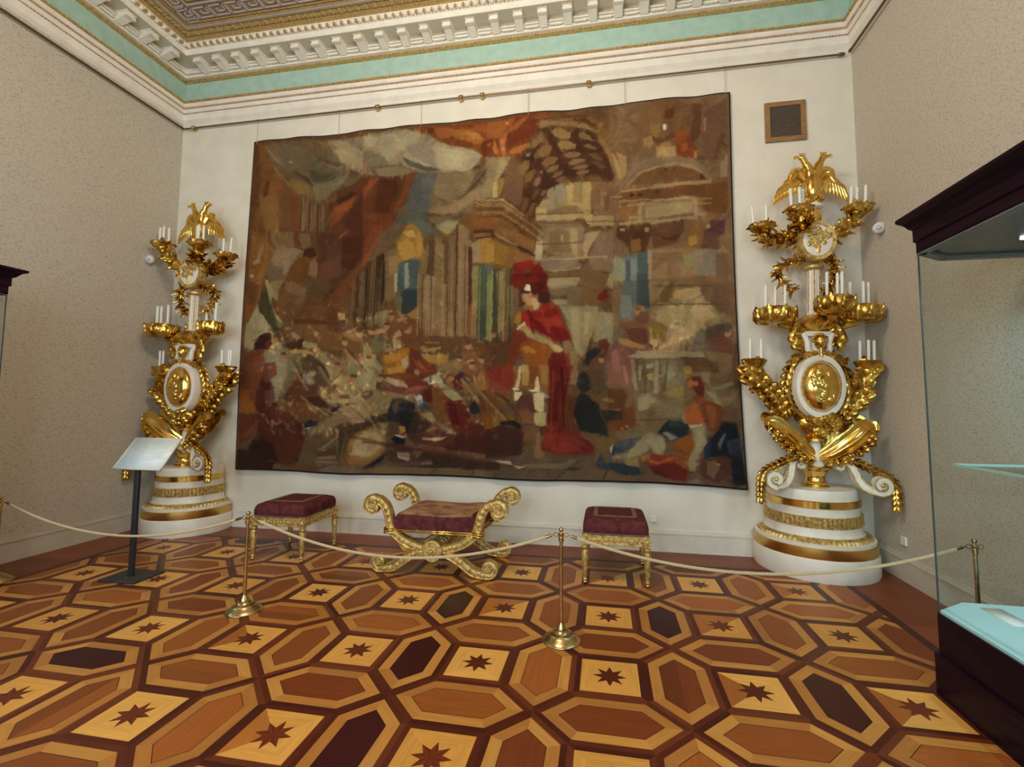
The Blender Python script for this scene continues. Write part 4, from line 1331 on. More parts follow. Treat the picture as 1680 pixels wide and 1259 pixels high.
# ------------------------------------------------------------------ tapestry (woven picture as coloured threads of one dense cloth)
def weave(rows, Wd=1080, Hd=770, seed=3):
    rng = np.random.default_rng(seed)
    def noise(n, m):
        g = rng.random((n+2, m+2)); yy = np.linspace(0, n, Hd); xx = np.linspace(0, m, Wd)
        iy = yy.astype(int); ix = xx.astype(int); fy = (yy-iy)[:, None]; fx = (xx-ix)[None, :]
        fy = fy*fy*(3-2*fy); fx = fx*fx*(3-2*fx)
        return (g[np.ix_(iy, ix)]*(1-fx)+g[np.ix_(iy, ix+1)]*fx)*(1-fy)+(g[np.ix_(iy+1, ix)]*(1-fx)+g[np.ix_(iy+1, ix+1)]*fx)*fy-.5
    U, V = np.meshgrid(np.linspace(0, 1000, Wd), np.linspace(0, 1000, Hd))
    U = U+noise(60, 80)*1.6+noise(190, 260)*1.2; V = V+noise(60, 80)*2+noise(190, 260)*1.6
    img = np.zeros((Hd, Wd, 3)); polys = []
    for row in rows:
        c, *pts = row.split(); Pn = np.array([[float(v) for v in p.split(',')] for p in pts])
        x0, x1, y0, y1 = Pn[:, 0].min(), Pn[:, 0].max(), Pn[:, 1].min(), Pn[:, 1].max()
        md = min(x1-x0, (y1-y0)*.72); nb = 1 if md < 22 else 2 if md < 45 else 4 if md < 110 else 8; g = 6+nb*2
        j0, j1 = max(0, int((x0-g)*Wd/1000)), min(Wd, int((x1+g)*Wd/1000)+2); i0, i1 = max(0, int((y0-g)*Hd/1000)), min(Hd, int((y1+g)*Hd/1000)+2)
        if j1 <= j0 or i1 <= i0: continue
        u = U[i0:i1, j0:j1]; v = V[i0:i1, j0:j1]; ins = np.zeros(u.shape, bool)
        for (xa, ya), (xb, yb) in zip(Pn, np.roll(Pn, -1, 0)):
            if ya != yb: ins ^= ((ya > v) != (yb > v)) & (u < (xb-xa)*(v-ya)/(yb-ya)+xa)
        s = np.array([int(c[q:q+2], 16)/255 for q in (0, 2, 4)]); l = s.mean(); s = l+(s-l)*(.58 if s[2] > s[0] else .5 if s[2] > s[1] and s[0] < 1.6*s[1] else .80 if s[0] > 2*s[1] else .88)
        a = ins.astype(float)
        for _ in range(nb):
            p = np.pad(a, 1, 'edge'); a = (p[:-2, 1:-1]+p[2:, 1:-1]+p[1:-1, :-2]+p[1:-1, 2:]+2*a)/6
        polys.append((md, slice(i0, i1), slice(j0, j1), a[..., None], s))
    def lay(lo, al):
        for md, si, sj, a, s in polys:
            if md < lo: img[si, sj] = img[si, sj]*(1-a*al)+s*a*al
    fl = noise(10, 14)*7
    def strokes(nn, Lr, Br, al, jit):
        for q in rng.random((nn, 6)):      # short woven strokes following the forms
            i, j = int(q[0]*(Hd-1)), int(q[1]*(Wd-1)); L = Lr*(.5+q[2]); B_ = Br*(.6+.8*q[3]); th = fl[i, j]+(q[4]-.5)*.9
            R = int(L)+2; i0, i1, j0, j1 = max(0, i-R), min(Hd, i+R), max(0, j-R), min(Wd, j+R)
            y, x = np.mgrid[i0:i1, j0:j1]; y = y-i; x = x-j; u = x*math.cos(th)+y*math.sin(th); v = -x*math.sin(th)+y*math.cos(th)
            a = np.clip(1.3-((u/L)**2+(v/B_)**2), 0, 1)[..., None]*al
            c = img[i, j]*(1+(q[5]-.5)*jit)*np.array([1+.05*(q[4]-.5), 1, 1-.07*(q[4]-.5)])
            img[i0:i1, j0:j1] = img[i0:i1, j0:j1]*(1-a)+c*a
    pal = np.array([[168, 132, 98], [150, 120, 92], [178, 160, 120], [62, 40, 28], [120, 84, 48], [90, 46, 34], [140, 132, 104], [52, 44, 40]])/255
    lay(1e9, .90); strokes(11000, 13, 4.0, .42, .34)
    for q in rng.random((900, 6)):       # crowd: heads, arms and folds of cloth
        i, j = int((.10+.38*q[0])*Hd), int((.05+.52*q[1])*Wd); L = 4+7*q[2]; B_ = 2+3*q[3]; th = q[4]*3.14; c = pal[int(q[5]*8)]
        y, x = np.mgrid[-12:13, -12:13]; u = x*math.cos(th)+y*math.sin(th); v = -x*math.sin(th)+y*math.cos(th)
        a = np.clip(1.3-((u/L)**2+(v/B_)**2), 0, 1)[..., None]*.42; w_ = img[i-12:i+13, j-12:j+13]; img[i-12:i+13, j-12:j+13] = w_*(1-a)+c*a*(.35+1.1*w_.mean(2, keepdims=True)/.4)
    lay(75, .55); strokes(16000, 5.5, 1.6, .36, .30); lay(24, .5)
    img = img*np.array([1.02, .965, .875])
    n = noise(380, 110)*.06+noise(110, 400)*.05+noise(24, 34)*.12
    hue = noise(50, 70)*.05
    img = img*(1+n[..., None]); img[..., 0] *= 1+hue; img[..., 2] *= 1-hue
    p = np.pad(img, ((1, 1), (1, 1), (0, 0)), 'edge'); img = (p[:-2, 1:-1]+p[2:, 1:-1]+p[1:-1, :-2]+p[1:-1, 2:]+6*img)/10
    img = np.clip(img, 0, 1); return np.where(img > .04045, ((img+.055)/1.055)**2.4, img/12.92)
def tapestry():
    Wd, Hd = 1080, 770; img = weave(TAP.strip().split('\n'), Wd, Hd)
    u, v = np.meshgrid(np.linspace(0, 1, Wd), np.linspace(0, 1, Hd))
    xl = -.716*v-.737*(1-v)-.02*np.sin(v*PI); xr = 5.666*v+5.73*(1-v)-.03*np.sin(v*PI)
    zt = 5.38+.010*np.sin(u*23)+.006*np.sin(u*51+1); zb = .785+.010*np.sin(u*17+.5)-.02*np.exp(-((u-1)/.03)**2)
    X = xl+(xr-xl)*u; Z = zb+(zt-zb)*v
    Y = -.045-.012*np.sin(u*34+1.2*np.sin(v*4))*(1-.6*v)-.006*np.sin(u*80+v*5)-.02*(1-v)**3
    def grid(name, X, Y, Z, m, parent, img=None):
        hh, ww = X.shape; me = bpy.data.meshes.new(name)
        co = np.stack([X, Y, Z], -1).reshape(-1, 3).astype(np.float32); nf = (hh-1)*(ww-1)
        idx = np.arange(hh*ww).reshape(hh, ww); f = np.stack([idx[:-1, :-1], idx[:-1, 1:], idx[1:, 1:], idx[1:, :-1]], -1).reshape(-1)
        me.vertices.add(len(co)); me.vertices.foreach_set('co', co.ravel()); me.loops.add(nf*4); me.loops.foreach_set('vertex_index', f.astype(np.int32))
        me.polygons.add(nf); me.polygons.foreach_set('loop_start', np.arange(0, nf*4, 4, dtype=np.int32)); me.update(calc_edges=True); me.validate()
        me.polygons.foreach_set('use_smooth', [True]*nf)
        if img is not None:
            a = me.color_attributes.new('threads', 'FLOAT_COLOR', 'POINT'); c4 = np.concatenate([img.reshape(-1, 3), np.ones((hh*ww, 1))], 1).astype(np.float32)
            a.data.foreach_set('color', c4.ravel())
        me.materials.append(m); o = bpy.data.objects.new(name, me); COL.objects.link(o); o.parent = parent; return o
    m = mat('woven_tapestry_threads', (.3, .2, .1), .95); b = m.node_tree.nodes['Principled BSDF']
    b.inputs['Specular IOR Level'].default_value = .1
    vc = nd(m, 'ShaderNodeVertexColor'); vc.layer_name = 'threads'
    g = nd(m, 'ShaderNodeVectorMath'); g.operation = 'SCALE'; g.inputs['Scale'].default_value = TAP_GAIN
    tc = nd(m, 'ShaderNodeTexCoord'); mp = nd(m, 'ShaderNodeMapping'); mp.inputs['Scale'].default_value = (260, 1, 60)
    nz = nd(m, 'ShaderNodeTexNoise'); nz.inputs['Scale'].default_value = 1; nz.inputs['Detail'].default_value = 2
    mr = nd(m, 'ShaderNodeMapRange'); mr.inputs[3].default_value = .90; mr.inputs[4].default_value = 1.10
    g2 = nd(m, 'ShaderNodeVectorMath'); g2.operation = 'SCALE'
    ln(m, vc.outputs[0], g.inputs[0]); ln(m, g.outputs[0], g2.inputs[0]); ln(m, tc.outputs['Object'], mp.inputs[0]); ln(m, mp.outputs[0], nz.inputs['Vector'])
    ln(m, nz.outputs['Fac'], mr.inputs[0]); ln(m, mr.outputs[0], g2.inputs['Scale']); ln(m, g2.outputs[0], b.inputs['Base Color'])
    root = empty('tapestry', (2.48, -.04, .78), 'huge woven tapestry of a red-cloaked warrior among columns and kneeling people', 'tapestry')
    off = np.array([2.48, -.04, .78])
    grid('woven_cloth', X-off[0], Y-off[1], Z-off[2], m, root, img)
    s = slice(None, None, 8)      # dark selvedge and lining, a little larger than the picture
    Xs, Ys, Zs = X[::8, ::8], Y[::8, ::8], Z[::8, ::8]
    Xs = np.concatenate([Xs, X[::8, -1:]], 1); Ys = np.concatenate([Ys, Y[::8, -1:]], 1); Zs = np.concatenate([Zs, Z[::8, -1:]], 1)
    Xs = np.concatenate([Xs, Xs[-1:]], 0); Ys = np.concatenate([Ys, Ys[-1:]], 0); Zs = np.concatenate([Zs, np.full_like(Zs[-1:], 0)+np.concatenate([Z[-1:, ::8], Z[-1:, -1:]], 1)], 0)
    cx, cz = Xs.mean(), Zs.mean(); Xs = cx+(Xs-cx)*(1+.018/3.2); Zs = cz+(Zs-cz)*(1+.022/2.3)
    o = grid('selvedge', Xs-off[0], Ys-off[1]+.012, Zs-off[2], M['tapback'], root); o['label'] = 'dark selvedge edge'
    sd = o.modifiers.new('thick', 'SOLIDIFY'); sd.thickness = .006; sd.offset = 0
TAP_GAIN = .98
tapestry()
# ------------------------------------------------------------------ the two tall gilded candelabra
CANDLE_ME = None
M['gilt'] = noisy(mat('brushed_gilding', (.7, .45, .15), .3, 1), (.60, .37, .09), (.84, .58, .19), 3, 4, rough=(.26, .38))
def candle(parentloc, x, y, z, h, label, group, r=.0115, tilt=0):
    global CANDLE_ME
    if CANDLE_ME is None:
        bm = B(); lathe(bm, [(.0100, 0), (.0105, .01), (.0105, .97), (.008, .99), (.003, 1.0)], 14); lathe(bm, [(.0012, .995), (.0012, 1.03)], 6)
        o = link('candle', bm, M['candle']); CANDLE_ME = o.data; bpy.data.objects.remove(o)
    o = bpy.data.objects.new('candle', CANDLE_ME); COL.objects.link(o)
    o.location = (x, y, z); o.scale = (r/.0105, r/.0105, h); o.rotation_euler = (0, tilt, 0)
    tag(o, label, 'candle', group); return o
def chain(bm, pts, step, r, mi=0, stretch=1.5, seed=0):
    """string of overlapping laurel husks along a path"""
    S = spline(pts, 14); acc = 0; k = 0
    for i in range(1, len(S)):
        acc += (S[i]-S[i-1]).length
        if acc >= step:
            acc = 0; k += 1; d = (S[i]-S[i-1]).normalized(); side = d.cross(Vector((0, -1, 0))).normalized()
            for sx, f, fr in ((0, 1.0, .75), (-1, .82, .2), (1, .82, .2)):
                dd = (d+side*sx*.45+Vector((0, -.18, 0))).normalized(); q = dd.to_track_quat('Z', 'Y').to_matrix()
                c = S[i]+side*sx*r*.85+Vector((0, -r*fr, 0))
                ellip(bm, c, (r*.62*f, r*.42*f, r*stretch*f), 10, 7, mi, q, lambda th, ph: .10*math.cos(4*ph)*math.sin(th))
    tube(bm, S, r*.45, 8, mi); return bm
def frond(bm, pts, n, L, w, seed=0, face=(0, -1, 0), spine=.02):
    """feathered acanthus frond: leaflets on both sides of a stout spine"""
    rn = random.Random(seed); S = spline(pts, 12); m = len(S); F = Vector(face).normalized()
    tube(bm, S, [spine*(1-.4*i/m) for i in range(m)], 8, 0)
    for k in range(n):
        t = (k+.3)/n; i = min(m-2, int(t*(m-1))); p = S[i]; d = (S[i+1]-S[max(i-1, 0)]).normalized(); side = d.cross(F).normalized()
        ll = L*(.50+.55*t)*rn.uniform(.9, 1.1)
        for sg in (-1, 1):
            o = (d*.75+side*sg*.85).normalized()
            leaf(bm, [p-d*.02, p+o*ll*.45+F*.035, p+(o+d*.25).normalized()*ll*.85+F*.035, p+(o+d*.15).normalized()*ll*1.05+F*.005], w, tuple(F), 2, -.22, .010, nu=12, nv=5, depth=.15, ridge=.05)
        if k % 3 == 1: leaf(bm, [p, p+d*ll*.4+F*.05, p+d*ll*.85+F*.04], w*.9, tuple(F), 2, -.25, .010, nu=10, nv=5, depth=.15, ridge=.05)
    return bm
def scroll_pts(p, spiral_c, r0, turns=1.25, sgn=1, a0=0, n=20, y=0, shrink=.25):
    """spiral continuing from angle a0 around spiral_c (x, z)"""
    out = []
    for k in range(n+1):
        t = k/n; a = a0+sgn*turns*2*PI*t; r = r0*(1-(1-shrink)*t)
        out.append(Vector((spiral_c[0]+r*math.cos(a), y, spiral_c[1]+r*math.sin(a))))
    return out
def foliage(bm, pts, r, nleaf, lw, seed, up=(0, 0, 1)):
    """arm wrapped in leaves: tapered stem plus overlapping outward leaves"""
    rn = random.Random(seed); S = spline(pts, 12); n = len(S)
    tube(bm, S, [r*(.6+.5*i/n) for i in range(n)], 10)
    for k in range(nleaf):
        i = min(n-3, int((k+.5)/nleaf*(n-2))); p = S[i]; d = (S[i+2]-S[i]).normalized()
        for a in range(4):
            ang = a*PI/2+k*.8+rn.uniform(-.3, .3); s = d.cross(Vector((0, -1, .05))).normalized(); u = s.cross(d).normalized()
            o = s*math.cos(ang)+u*math.sin(ang); L = lw*rn.uniform(.85, 1.25)
            leaf(bm, [p+o*r*.4, p+d*L*.5+o*(r+.02), p+d*L*.9+o*(r+.06+.02*rn.random())], lw*.75, tuple(o), 3, -.2, .006, nu=10, nv=4, depth=.4)
    return bm
def cup(bm, c, r, h, seed):
    c = Vector(c); lathe(bm, [(r*.25, c.z-h), (r*.55, c.z-h*.8), (r*.9, c.z-h*.3), (r*1.02, c.z), (r*.9, c.z+.004), (r*.5, c.z-h*.2), (.01, c.z-h*.25)], 20, c.x, c.y, lambda a, z: 1+.07*math.cos(6*a))
    for k in range(7):
        a = k*2*PI/7+seed; o = Vector((math.cos(a), math.sin(a), 0))
        leaf(bm, [c+o*r*.35+Vector((0, 0, -h)), c+o*r*.95+Vector((0, 0, -h*.5)), c+o*r*1.12+Vector((0, 0, .0)), c+o*r*1.35+Vector((0, 0, -.012))], r*1.0, tuple(-o), 3, .15, .006, nu=12, nv=4, depth=.35)
    return bm
def candelabrum(X, Y, name_label, lean, mirror, which):
    R0 = empty('candelabrum', (X, Y, 0), name_label, 'candelabrum', None)
    # pedestal of white and gilt drums, cut flat against the wall; its axis stands nearer the wall than the shaft's
    cyd = .11; k = 1.0 if which == 'right' else .93; cut = -Y-.035
    def drum(name, prof, m, label=None, rip=None, seg=96, closed=True):
        bm = B(); lathe(bm, [(r*k, z) for r, z in prof], seg, 0, cyd, rip)
        bmesh.ops.bisect_plane(bm, geom=bm.verts[:]+bm.edges[:]+bm.faces[:], plane_co=(0, cut, 0), plane_no=(0, 1, 0), clear_outer=True)
        ed = [e for e in bm.edges if e.is_boundary]
        try: bmesh.ops.holes_fill(bm, edges=ed, sides=0)
        except Exception: pass
        o = link(name, bm, m, R0)
        if label: o['label'] = label
        return o
    drum('plinth', [(.565, 0), (.572, .02), (.572, .195), (.560, .215)], M['candwhite'], 'wide white bottom drum')
    drum('gilt_band', [(.560, .213), (.563, .218), (.560, .31), (.550, .315)], M['gilt'], 'plain gilt band round the foot')
    drum('drum_lip', [(.548, .313), (.548, .343), (.50, .352)], M['candwhite'])
    drum('beaded_moulding', [(.515, .345), (.505, .375), (.465, .392), (.44, .395)], M['goldpale'], 'gilt twisted leaf moulding', lambda a, z: 1+.018*math.cos(72*a), 432)
    drum('drum', [(.462, .39), (.447, .41), (.438, .44), (.436, .478)], M['candwhite'])
    drum('leaf_band', [(.440, .476), (.447, .49), (.443, .56), (.447, .582), (.42, .585)], M['goldpale'], 'gilt band carved with upright leaves', lambda a, z: 1+.010*math.cos(64*a), 384)
    drum('drum', [(.424, .58), (.424, .663)], M['candwhite'])
    drum('gilt_band', [(.426, .66), (.434, .668), (.434, .728), (.426, .735)], M['goldsm'], 'polished gilt band')
    drum('drum', [(.414, .733), (.414, .815), (.405, .835), (.10, .84)], M['candwhite'], 'white top drum')
    up_parts = []
    def part(name, bm, m, label=None, parent=None):
        o = link(name, bm, m, parent or R0)
        if label: o['label'] = label
        if parent is None: up_parts.append(o)
        return o
    mx = -1 if mirror else 1
    V = lambda x, z, y=0: Vector((x*mx, y, z))
    # baluster neck
    bm = B(); lathe(bm, [(.13, .838), (.13, .855), (.105, .865), (.11, .885), (.095, .90), (.088, .935), (.098, .975), (.115, 1.0), (.118, 1.02), (.148, 1.03), (.150, 1.045), (.12, 1.055), (.10, 1.06)], 64, ripple=lambda a, z: 1+(.02*math.cos(20*a) if .88 < z < 1.01 else 0))
    part('baluster', bm, M['goldsm'])
    bm = B(); lathe(bm, [(.092, 1.058), (.092, 1.105), (.07, 1.11), (.062, 1.14), (.055, 1.29)], 40); part('neck_ring', bm, M['candwhite'], 'white ring and shaft')
    # scroll brackets
    for s in (-1, 1):
        bm = B(); yy = -.10
        top = [Vector(((-.19*1)*s+0*s, yy, 1.075))]
        path = list(reversed(scroll_pts(None, (-.185, 1.075), .040, 1.1, -1, PI*.5, 16, yy, .3)))
        path += spline([(-.20, yy, 1.118), (-.255, yy-.02, 1.10), (-.29, yy-.05, 1.03), (-.315, yy-.08, .945), (-.37, yy-.12, .878), (-.45, yy-.15, .855)], 6)
        path += [Vector((p.x, yy-.17, p.z)) for p in scroll_pts(None, (-.475, .925), .075, 1.35, -1, -PI*.45, 26, 0, .25)]
        path = [Vector((p.x*-s, p.y, p.z)) for p in path]
        nn = len(path); sweep_rect(bm, path, [.040+.028*math.sin(PI*i/nn) for i in range(nn)], .075, .006)
        o = part('scroll_bracket', bm, M['candwhite'], 'white scroll bracket with gilt edges')
        bm = B()
        for dy in (-.038, .038):
            for so in (-1, 1):
                q = []
                for i, p in enumerate(path):
                    t = path[min(i+1, nn-1)]-path[max(i-1, 0)]; t.y = 0; t.normalize(); sd = Vector((-t.z, 0, t.x)); q.append(p+sd*so*(.019+.013*math.sin(PI*i/nn))+Vector((0, dy, 0)))
                tube(bm, q, .0065, 6)
        for c, rr in ((Vector((.475*s, yy-.21, .925)), .022), (Vector((.185*s, yy-.04, 1.075)), .016)): ellip(bm, c, (rr, rr*.6, rr), 10, 6)
        part('scroll_edge', bm, M['goldpale'], None, o)
        bm = B(); chain(bm, [(.15*s, -.12, 1.16), (.30*s, -.16, 1.125), (.46*s, -.20, 1.05), (.555*s, -.24, 1.0), (.60*s, -.26, .93), (.61*s, -.27, .82), (.61*s, -.27, .67)], .050, .036, 0, 1.25, 3)
        part('garland', bm, M['gold'], 'gilt husk garland hanging over the scroll')
    # big cupped leaves under the urn
    for s, tip in ((-1, (.47, 1.45)), (1, (.45, 1.45))):
        bm = B()
        leaf(bm, [(.02*s, -.05, 1.13), (.14*s, -.11, 1.21), (.29*s, -.15, 1.34), (tip[0]*s*.93, -.15, tip[1]+.01), (tip[0]*s*1.04, -.14, tip[1]+.02), (tip[0]*s*1.08, -.13, tip[1]-.05)], .205, (-.25*s, -.8, .55), 4, .16, .016, nu=44, nv=12, depth=.12, ridge=.025, taper=.8)
        part('cupped_leaf', bm, M['goldsm'], 'large curled gilt leaf below the urn')
        bm = B(); frond(bm, [(.06*s, -.10, 1.10), (.20*s, -.17, 1.15), (.36*s, -.21, 1.27), (.46*s, -.20, 1.40)], 8, .07, .058, 8, (0, -.9, -.35), .016)
        part('leaf_overlay', bm, M['gold'], 'ruffled gilt leaf')
        bm = B(); leaf(bm, [(.05*s, .06, 1.14), (.2*s, .08, 1.26), (.36*s, .09, 1.42), (.45*s, .08, 1.52), (.5*s, .06, 1.50)], .22, (-.2*s, -.8, .5), 4, .1, .014, nu=34, nv=8, depth=.15, ridge=.03)
        part('back_leaf', bm, M['gold'])
    bm = B(); lathe(bm, [(.06, 1.29), (.105, 1.31), (.105, 1.335), (.07, 1.35), (.09, 1.38), (.13, 1.43), (.155, 1.48), (.14, 1.51)], 48, ripple=lambda a, z: 1+.05*abs(math.cos(6*a)))
    part('calyx', bm, M['goldsm'], 'gilt cup under the urn')
    # urn: thick oval drum with a gilt boss in front
    cz = 1.875; bm = B(); n = 64; prof = [(.225, .12), (.246, .06), (.250, -.04), (.244, -.13), (.232, -.165), (.20, -.172), (.180, -.16)]
    rings = [[bm.verts.new((r*math.cos(2*PI*i/n), y, cz+(r*1.36+.008)*math.sin(2*PI*i/n))) for i in range(n)] for r, y in prof]
    for a, b in zip(rings, rings[1:]):
        for i in range(n): bm.faces.new((a[i], a[(i+1) % n], b[(i+1) % n], b[i]))
    bm.faces.new(rings[0]); bm.faces.new(rings[-1])
    urn = part('urn_body', bm, M['candwhite'], 'white oval urn')
    bm = B(); ellip(bm, (0, -.155, cz), (.175, .085, .245), 40, 24, 0, None, lambda th, ph: .0)
    for i in range(30):      # lion-like relief masses
        a = random.Random(i*7+1); x, z = a.uniform(-.10, .10), a.uniform(-.16, .14)
        d = 1-(x/.175)**2-(z/.245)**2; ellip(bm, (x, -.155-.085*math.sqrt(max(.05, d)), cz+z), (a.uniform(.018, .038), .016, a.uniform(.02, .05)), 10, 6)
    part('boss', bm, M['goldsm'], 'domed gilt relief boss', urn)
    bm = B()
    ring = [Vector((.187*math.cos(a*PI/24), -.166, cz+.258*math.sin(a*PI/24))) for a in range(49)]
    tube(bm, ring, .008, 6); part('boss_rim', bm, M['goldpale'], None, urn)
    for s in (-1, 1):       # laurel chains down the flanks
        bm = B(); pts = [(s*(.275*math.cos(a)+.015), -.04, cz+(.365*math.sin(a))) for a in [math.radians(v) for v in (82, 60, 40, 20, 0, -20, -40, -60, -82)]]
        chain(bm, pts, .068, .050, 0, 1.2, 5); part('laurel_chain', bm, M['gold'], 'gilt laurel chain round the urn')
    bm = B(); rn = random.Random(4)
    for i in range(46):
        x = rn.gauss(0, .08); z = 1.535-.06+rn.uniform(-.09, .07)+abs(x)*.35; a = Vector((x, -.15-rn.uniform(0, .05), z)); r = rn.uniform(.018, .034)
        ellip(bm, a, (r, r*.7, r), 8, 6, 0, None, lambda th, ph: .22*math.cos(5*ph))
    ellip(bm, (0, -.125, 1.50), (.20, .06, .085), 20, 10)
    part('flower_cluster', bm, M['gold'], 'gilt flower cluster at the urn base')
    # mask and white strapwork on the urn shoulder
    bm = B()
    for s in (-1, 1): tube(bm, spline([(s*.05, -.10, 2.19), (s*.10, -.11, 2.25), (s*.105, -.10, 2.34), (s*.14, -.09, 2.43)], 6), .028, 8)
    box(bm, -.12, .12, -.11, .05, 2.40, 2.45); lathe(bm, [(.10, 2.18), (.09, 2.28), (.085, 2.40)], 20)
    part('strapwork', bm, M['candwhite'], 'white strap frame above the urn')
    bm = B(); ellip(bm, (0, -.145, 2.335), (.052, .05, .072), 18, 12, 0, None, lambda th, ph: .05*math.cos(4*ph)); ellip(bm, (0, -.195, 2.33), (.010, .018, .02), 8, 6)
    for s in (-1, 1): ellip(bm, (s*.02, -.185, 2.35), (.010, .010, .006), 8, 5)
    for a in range(9): ellip(bm, (.062*math.cos(PI*a/8), -.14, 2.345+.07*math.sin(PI*a/8)), (.018, .018, .018), 8, 5)
    tube(bm, [Vector((0, -.16, 2.27)), Vector((0, -.17, 2.18))], .016, 8)
    part('mask', bm, M['gold'], 'gilt face mask')
    bm = B()
    for s in (-1, 1):
        for (a, b_) in ((.10, .16), (.05, .27)):
            chain(bm, [(s*.03, -.15, 2.20), (s*a, -.16, 2.215), (s*b_, -.12, 2.15)], .04, .022, 0, 1.1, 2)
    part('festoon', bm, M['gold'])
    # palm arms with candles
    def palm(s, tipx, w, seed):
        bm = B(); base = V(.24*s, 1.56, .0); P_ = [base, V(.335*s, 1.68, -.04), V(.43*s, 1.81, -.07), V((tipx-.08)*s, 1.95, -.09), V((tipx-.02)*s, 2.08, -.09)]
        frond(bm, P_, 9, .155, .10, seed, (-.1*s*mx, -.95, .1), .034)
        frond(bm, [p+Vector((.02*s*mx, .05, -.04)) for p in P_], 7, .17, .105, seed+5, (.2*s*mx, -.8, -.4), .03)
        lathe(bm, [(.03, 2.03), (.09, 2.08), (.12, 2.14), (.11, 2.15), (.02, 2.12)], 20, (tipx-.04)*s*mx, -.09, lambda a, z: 1+.12*math.cos(7*a))
        part('palm_arm', bm, M['gold'], 'gilt palm-leaf arm')
    # tier of shell dishes
    dishes = [(-.40, -.05, 2.66, .20), (.10, -.24, 2.74, .17), (.41, -.07, 2.68, .19)] if which == 'right' else [(-.36, -.12, 2.67, .19), (.33, -.06, 2.70, .15), (-.05, .10, 2.70, .12)]
    for (x, y, z, r) in dishes:
        bm = B(); lathe(bm, [(.01, z+.02), (r*.5, z+.03), (r*.82, z+.045), (r*.98, z+.02), (r*1.03, z-.03), (r*.96, z-.085), (r*.78, z-.115), (r*.5, z-.12), (.01, z-.14)], 72, x, y, lambda a, zz: 1+.07*abs(math.sin(6.5*a))-.03)
        tube(bm, spline([(x*.1, .05, 2.50), (x*.5, y*.5, 2.50), (x*.9, y, z-.13)], 6), .035, 8)
        for q in range(8):
            a = q*PI/4+.2; o = Vector((math.cos(a), math.sin(a), 0)); c = Vector((x, y, z))
            leaf(bm, [c+o*r*.4+Vector((0, 0, -.12)), c+o*r*.95+Vector((0, 0, -.09)), c+o*r*1.06+Vector((0, 0, .0)), c+o*r*1.02+Vector((0, 0, .055))], r*.62, tuple(o), 3, -.15, .008, nu=14, nv=6, depth=.3)
        part('shell_dish', bm, M['gold'], 'scalloped gilt dish')
    bm = B(); lathe(bm, [(.085, 2.44), (.12, 2.47), (.22, 2.52), (.16, 2.60), (.07, 2.64)], 36, ripple=lambda a, z: 1+.08*math.cos(8*a))
    for s in (-1, 1):
        for q in range(3):
            zz = 2.50-.075*q; xx = .19+.03*(q % 2)
            leaf(bm, [(s*.08, -.04, zz-.06), (s*.14, -.08, zz), (s*xx, -.10, zz+.01), (s*(xx+.03), -.10, zz-.06), (s*(xx-.02), -.11, zz-.09)], .12, (0, -1, .2), 3, -.3, .012, nu=24, nv=6, depth=.3)
    part('collar', bm, M['gold'], 'gilt scroll-leaf collar')
    bm = B(); lathe(bm, [(.075, 2.60), (.062, 2.66), (.058, 3.10), (.070, 3.14)], 48, ripple=lambda a, z: 1+.06*math.cos(12*a)); part('column', bm, M['candwhite'], 'white fluted colonnette')
    bm = B()
    for q in range(6):
        a = q*PI/3+.3; tube(bm, [Vector((.063*math.cos(a), .063*math.sin(a), 2.66)), Vector((.060*math.cos(a), .060*math.sin(a), 3.12))], .006, 6)
    lathe(bm, [(.075, 3.12), (.095, 3.14), (.095, 3.165), (.07, 3.18)], 32); part('colonnette_gilding', bm, M['goldpale'])
    # upper oval medallion
    mz = 3.42; bm = B(); prof = [(.175, .06), (.192, .02), (.192, -.03), (.178, -.06), (.150, -.052)]
    rings = [[bm.verts.new((r*math.cos(2*PI*i/n), y-.06, mz+r*1.18*math.sin(2*PI*i/n))) for i in range(n)] for r, y in prof]
    for a, b in zip(rings, rings[1:]):
        for i in range(n): bm.faces.new((a[i], a[(i+1) % n], b[(i+1) % n], b[i]))
    bm.faces.new(rings[0]); bm.faces.new(rings[-1])
    md = part('medallion', bm, M['goldpale'], 'oval gilt medallion')
    bm = B(); ellip(bm, (0, -.108, mz), (.150, .012, .176), 36, 14); part('field', bm, M['candwhite'], 'ivory ground', md)
    bm = B(); rn = random.Random(9)
    for i in range(60):
        x = rn.gauss(0, .06); z = rn.gauss(.03, .07)
        if (x/.13)**2+(z/.15)**2 < 1: ellip(bm, (x, -.122, mz+z), (rn.uniform(.016, .034), .010, rn.uniform(.018, .038)), 9, 6)
    leaf(bm, [(0, -.12, mz-.14), (0, -.125, mz-.06), (0, -.12, mz)], .07, (0, -1, 0), 3, -.2, .006, nu=12, nv=4)
    part('relief', bm, M['goldpale'], 'gilt relief figure', md)
    bm = B(); rn = random.Random(21)
    for s in (-1, 1):
        sx = (1 if s < 0 else .5) if which == 'right' else (.45 if s < 0 else 1)
        foliage(bm, [(s*.08, -.02, 3.22), (s*.24*max(sx, .7), -.05, 3.22), (s*.37*sx, -.06, 3.12), (s*.33*sx, -.06, 2.98), (s*.22*sx, -.05, 2.88)], .024, 9, .072, 31+s)
    part('foliage_swag', bm, M['gold'], 'gilt leaf swag beside the colonnette')
    # upper foliage arms
    cups = [(-.53, -.05, 3.62, .12), (-.20, -.16, 3.75, .12), (.41, -.06, 3.79, .12)] if which == 'right' else [(-.43, -.12, 3.84, .12), (.21, -.18, 3.80, .12), (.50, -.05, 3.66, .12)]
